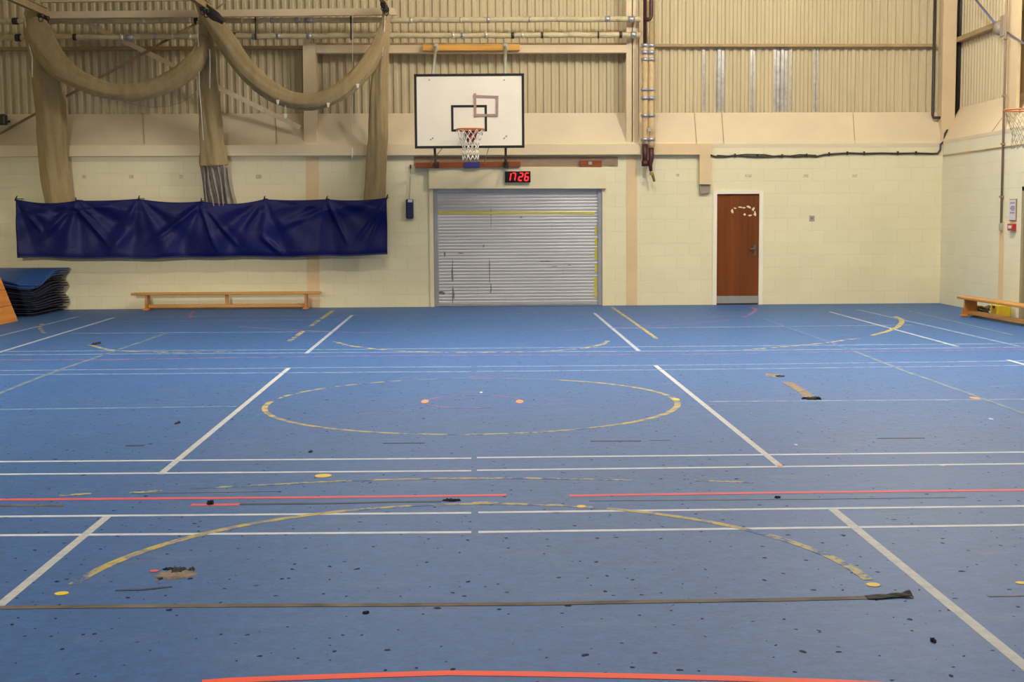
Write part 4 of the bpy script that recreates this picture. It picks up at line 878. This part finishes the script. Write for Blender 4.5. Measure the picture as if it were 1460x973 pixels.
obj('pouch', MB().box(p0.x, p1.x, YW-.09, YW-.012, p1.z, p0.z, .018), 'navy', pc); obj('label_patch', MB().rect(581.5, 284.5, 588, 288.5, YW-.094, .006), 'notice', pc)
obj('cord', MB().tube([W(583.5, 285, YW-.05), W(584.5, 262, YW-.03), W(585.5, 240, YW-.03)], .006, 6), 'taupe_grey', pc); h_ = W(585.5, 239, YW-.02); obj('hook', MB().box(h_.x-.012, h_.x+.012, YW-.05, YW-.001, h_.z-.02, h_.z+.05, .004), 'darkbox', pc)
s0, s1 = W(1154, 307.5, YW-.012), W(1161.5, 315.5, YW-.012)
so_ = thing('wall_socket', W(1158, 315.5, YW), 'small grey socket plate alone on the wall beyond the brown door', 'socket')
obj('plate', MB().box(s0.x, s1.x, YW-.012, YW-.001, s1.z, s0.z, .003), 'grey', so_); obj('rocker', MB().box(s0.x+.025, s1.x-.025, YW-.018, YW-.011, s1.z+.03, s0.z-.03, .002), 'taupe_grey', so_)
n0, n1 = S(1440.5, 285, XR-.01), S(1448.5, 314, XR-.01)
nt_ = thing('notice', (XR-.01, (n0.y+n1.y)/2, n1.z), 'framed white notice on the side wall above the red call point', 'notice')
obj('frame', MB().box(XR-.02, XR-.001, n1.y-.012, n0.y+.012, n1.z-.012, n0.z+.012, .003), 'taupe_grey', nt_); obj('sheet', MB().box(XR-.023, XR-.019, n1.y, n0.y, n1.z, n0.z), 'notice', nt_)
for k, zz in enumerate((.84, .66, .58, .5, .36)):
    z = n1.z+(n0.z-n1.z)*zz; obj('print_line', MB().box(XR-.0245, XR-.0225, n1.y+.03, n0.y-.03-.04*(k % 2), z-.012, z+.012), 'ink', nt_)
c0, c1 = S(1438, 319, XR-.04), S(1445.5, 329, XR-.04)
cpnt = thing('call_point', (XR-.04, c0.y, c1.z), 'red fire call point on the side wall below the notice', 'call point')
obj('box', MB().box(XR-.06, XR-.002, c1.y, c0.y, c1.z, c0.z, .006), 'red_plastic', cpnt); obj('press_panel', MB().box(XR-.066, XR-.058, c1.y+.05, c0.y-.05, c1.z+.03, c0.z-.03, .002), 'notice', cpnt); 
# round brace plate with rods on the side wall
gp = S(1426, 41, XR+.05)
gb = thing('brace_plate', gp, 'round grey brace plate with two rods high on the side wall column', 'brace')
obj('plate', MB().tube([gp+Vector((.03, .03, 0)), gp+Vector((-.05, -.01, 0))], [.11, .10], 8).box(gp.x-.06, gp.x-.03, gp.y-.32, gp.y-.14, gp.z-.16, gp.z+.18, .01), 'endgrey', gb)
obj('rod', MB().tube([S(1385, -8, XR+.04), S(1421, 36, XR+.04)], .018, 8), 'bluewire', gb); obj('rod', MB().tube([S(1434, 45, XR+.04), S(1475, 72, XR+.04)], .014, 8), 'bluewire', gb)

# ------------------------------------------------------------------ light
def lamp(x, y, z, w, r=.3, col=(1, .97, .94)):
    l = bpy.data.lights.new('hall_lamp', 'POINT'); l.shadow_soft_size = r; l.energy = w; l.color = col
    o = bpy.data.objects.new('hall_lamp', l); COL.objects.link(o); o.location = (x, y, z)
def batten(x, y, z, w, sx=1.2, sy=.5, col=(1, .93, .83), spread=138):
    l = bpy.data.lights.new('hall_batten', 'AREA'); l.shape = 'RECTANGLE'; l.size = sx; l.size_y = sy; l.energy = w; l.color = col; l.spread = math.radians(spread)
    o = bpy.data.objects.new('hall_batten', l); COL.objects.link(o); o.location = (x, y, z)
for x, y, w_, z_ in ((-7.6, 4.5, 100, 7.1), (-8.8, 10.0, 400, 6.2), (-1.5, 4, 90, 7.1), (-1.8, 15.5, 380, 7.1), (5, 4, 100, 7.1), (5.2, 14.5, 380, 7.1)): batten(x, y, z_, w_)
for x, y, w_ in ((-.9, 20.2, 115), (1.6, 20.0, 330), (5.6, 19.0, 700)): lamp(x, y, 6.8, w_)
def add_fill(loc, aim, w, deg, col=(1, .93, .82)):
    l = bpy.data.lights.new('fill_spot', 'SPOT'); l.energy = w; l.spot_size = math.radians(deg); l.spot_blend = 1; l.shadow_soft_size = .35; l.color = col
    o = bpy.data.objects.new('fill_spot', l); COL.objects.link(o); o.location = loc
    o.rotation_euler = (Vector(aim)-Vector(loc)).to_track_quat('-Z', 'Y').to_euler()
add_fill((-5.5, 2.0, 4.2), (-6.6, YW, -.3), 5100, 24)  # unseen fill spot, added to brighten the lower wall around the bench
w = bpy.data.worlds.new('World'); SC.world = w; w.use_nodes = True
w.node_tree.nodes['Background'].inputs[0].default_value = (.5, .47, .4, 1); w.node_tree.nodes['Background'].inputs[1].default_value = .05
vs_ = SC.view_settings; vs_.view_transform = 'Standard'; vs_.look = 'None'; vs_.gamma = 1; vs_.use_curve_mapping = False; vs_.exposure = 0.0
try: SC.cycles.use_denoising = True
except Exception: pass
SC.cycles.max_bounces = 8; SC.cycles.diffuse_bounces = 5
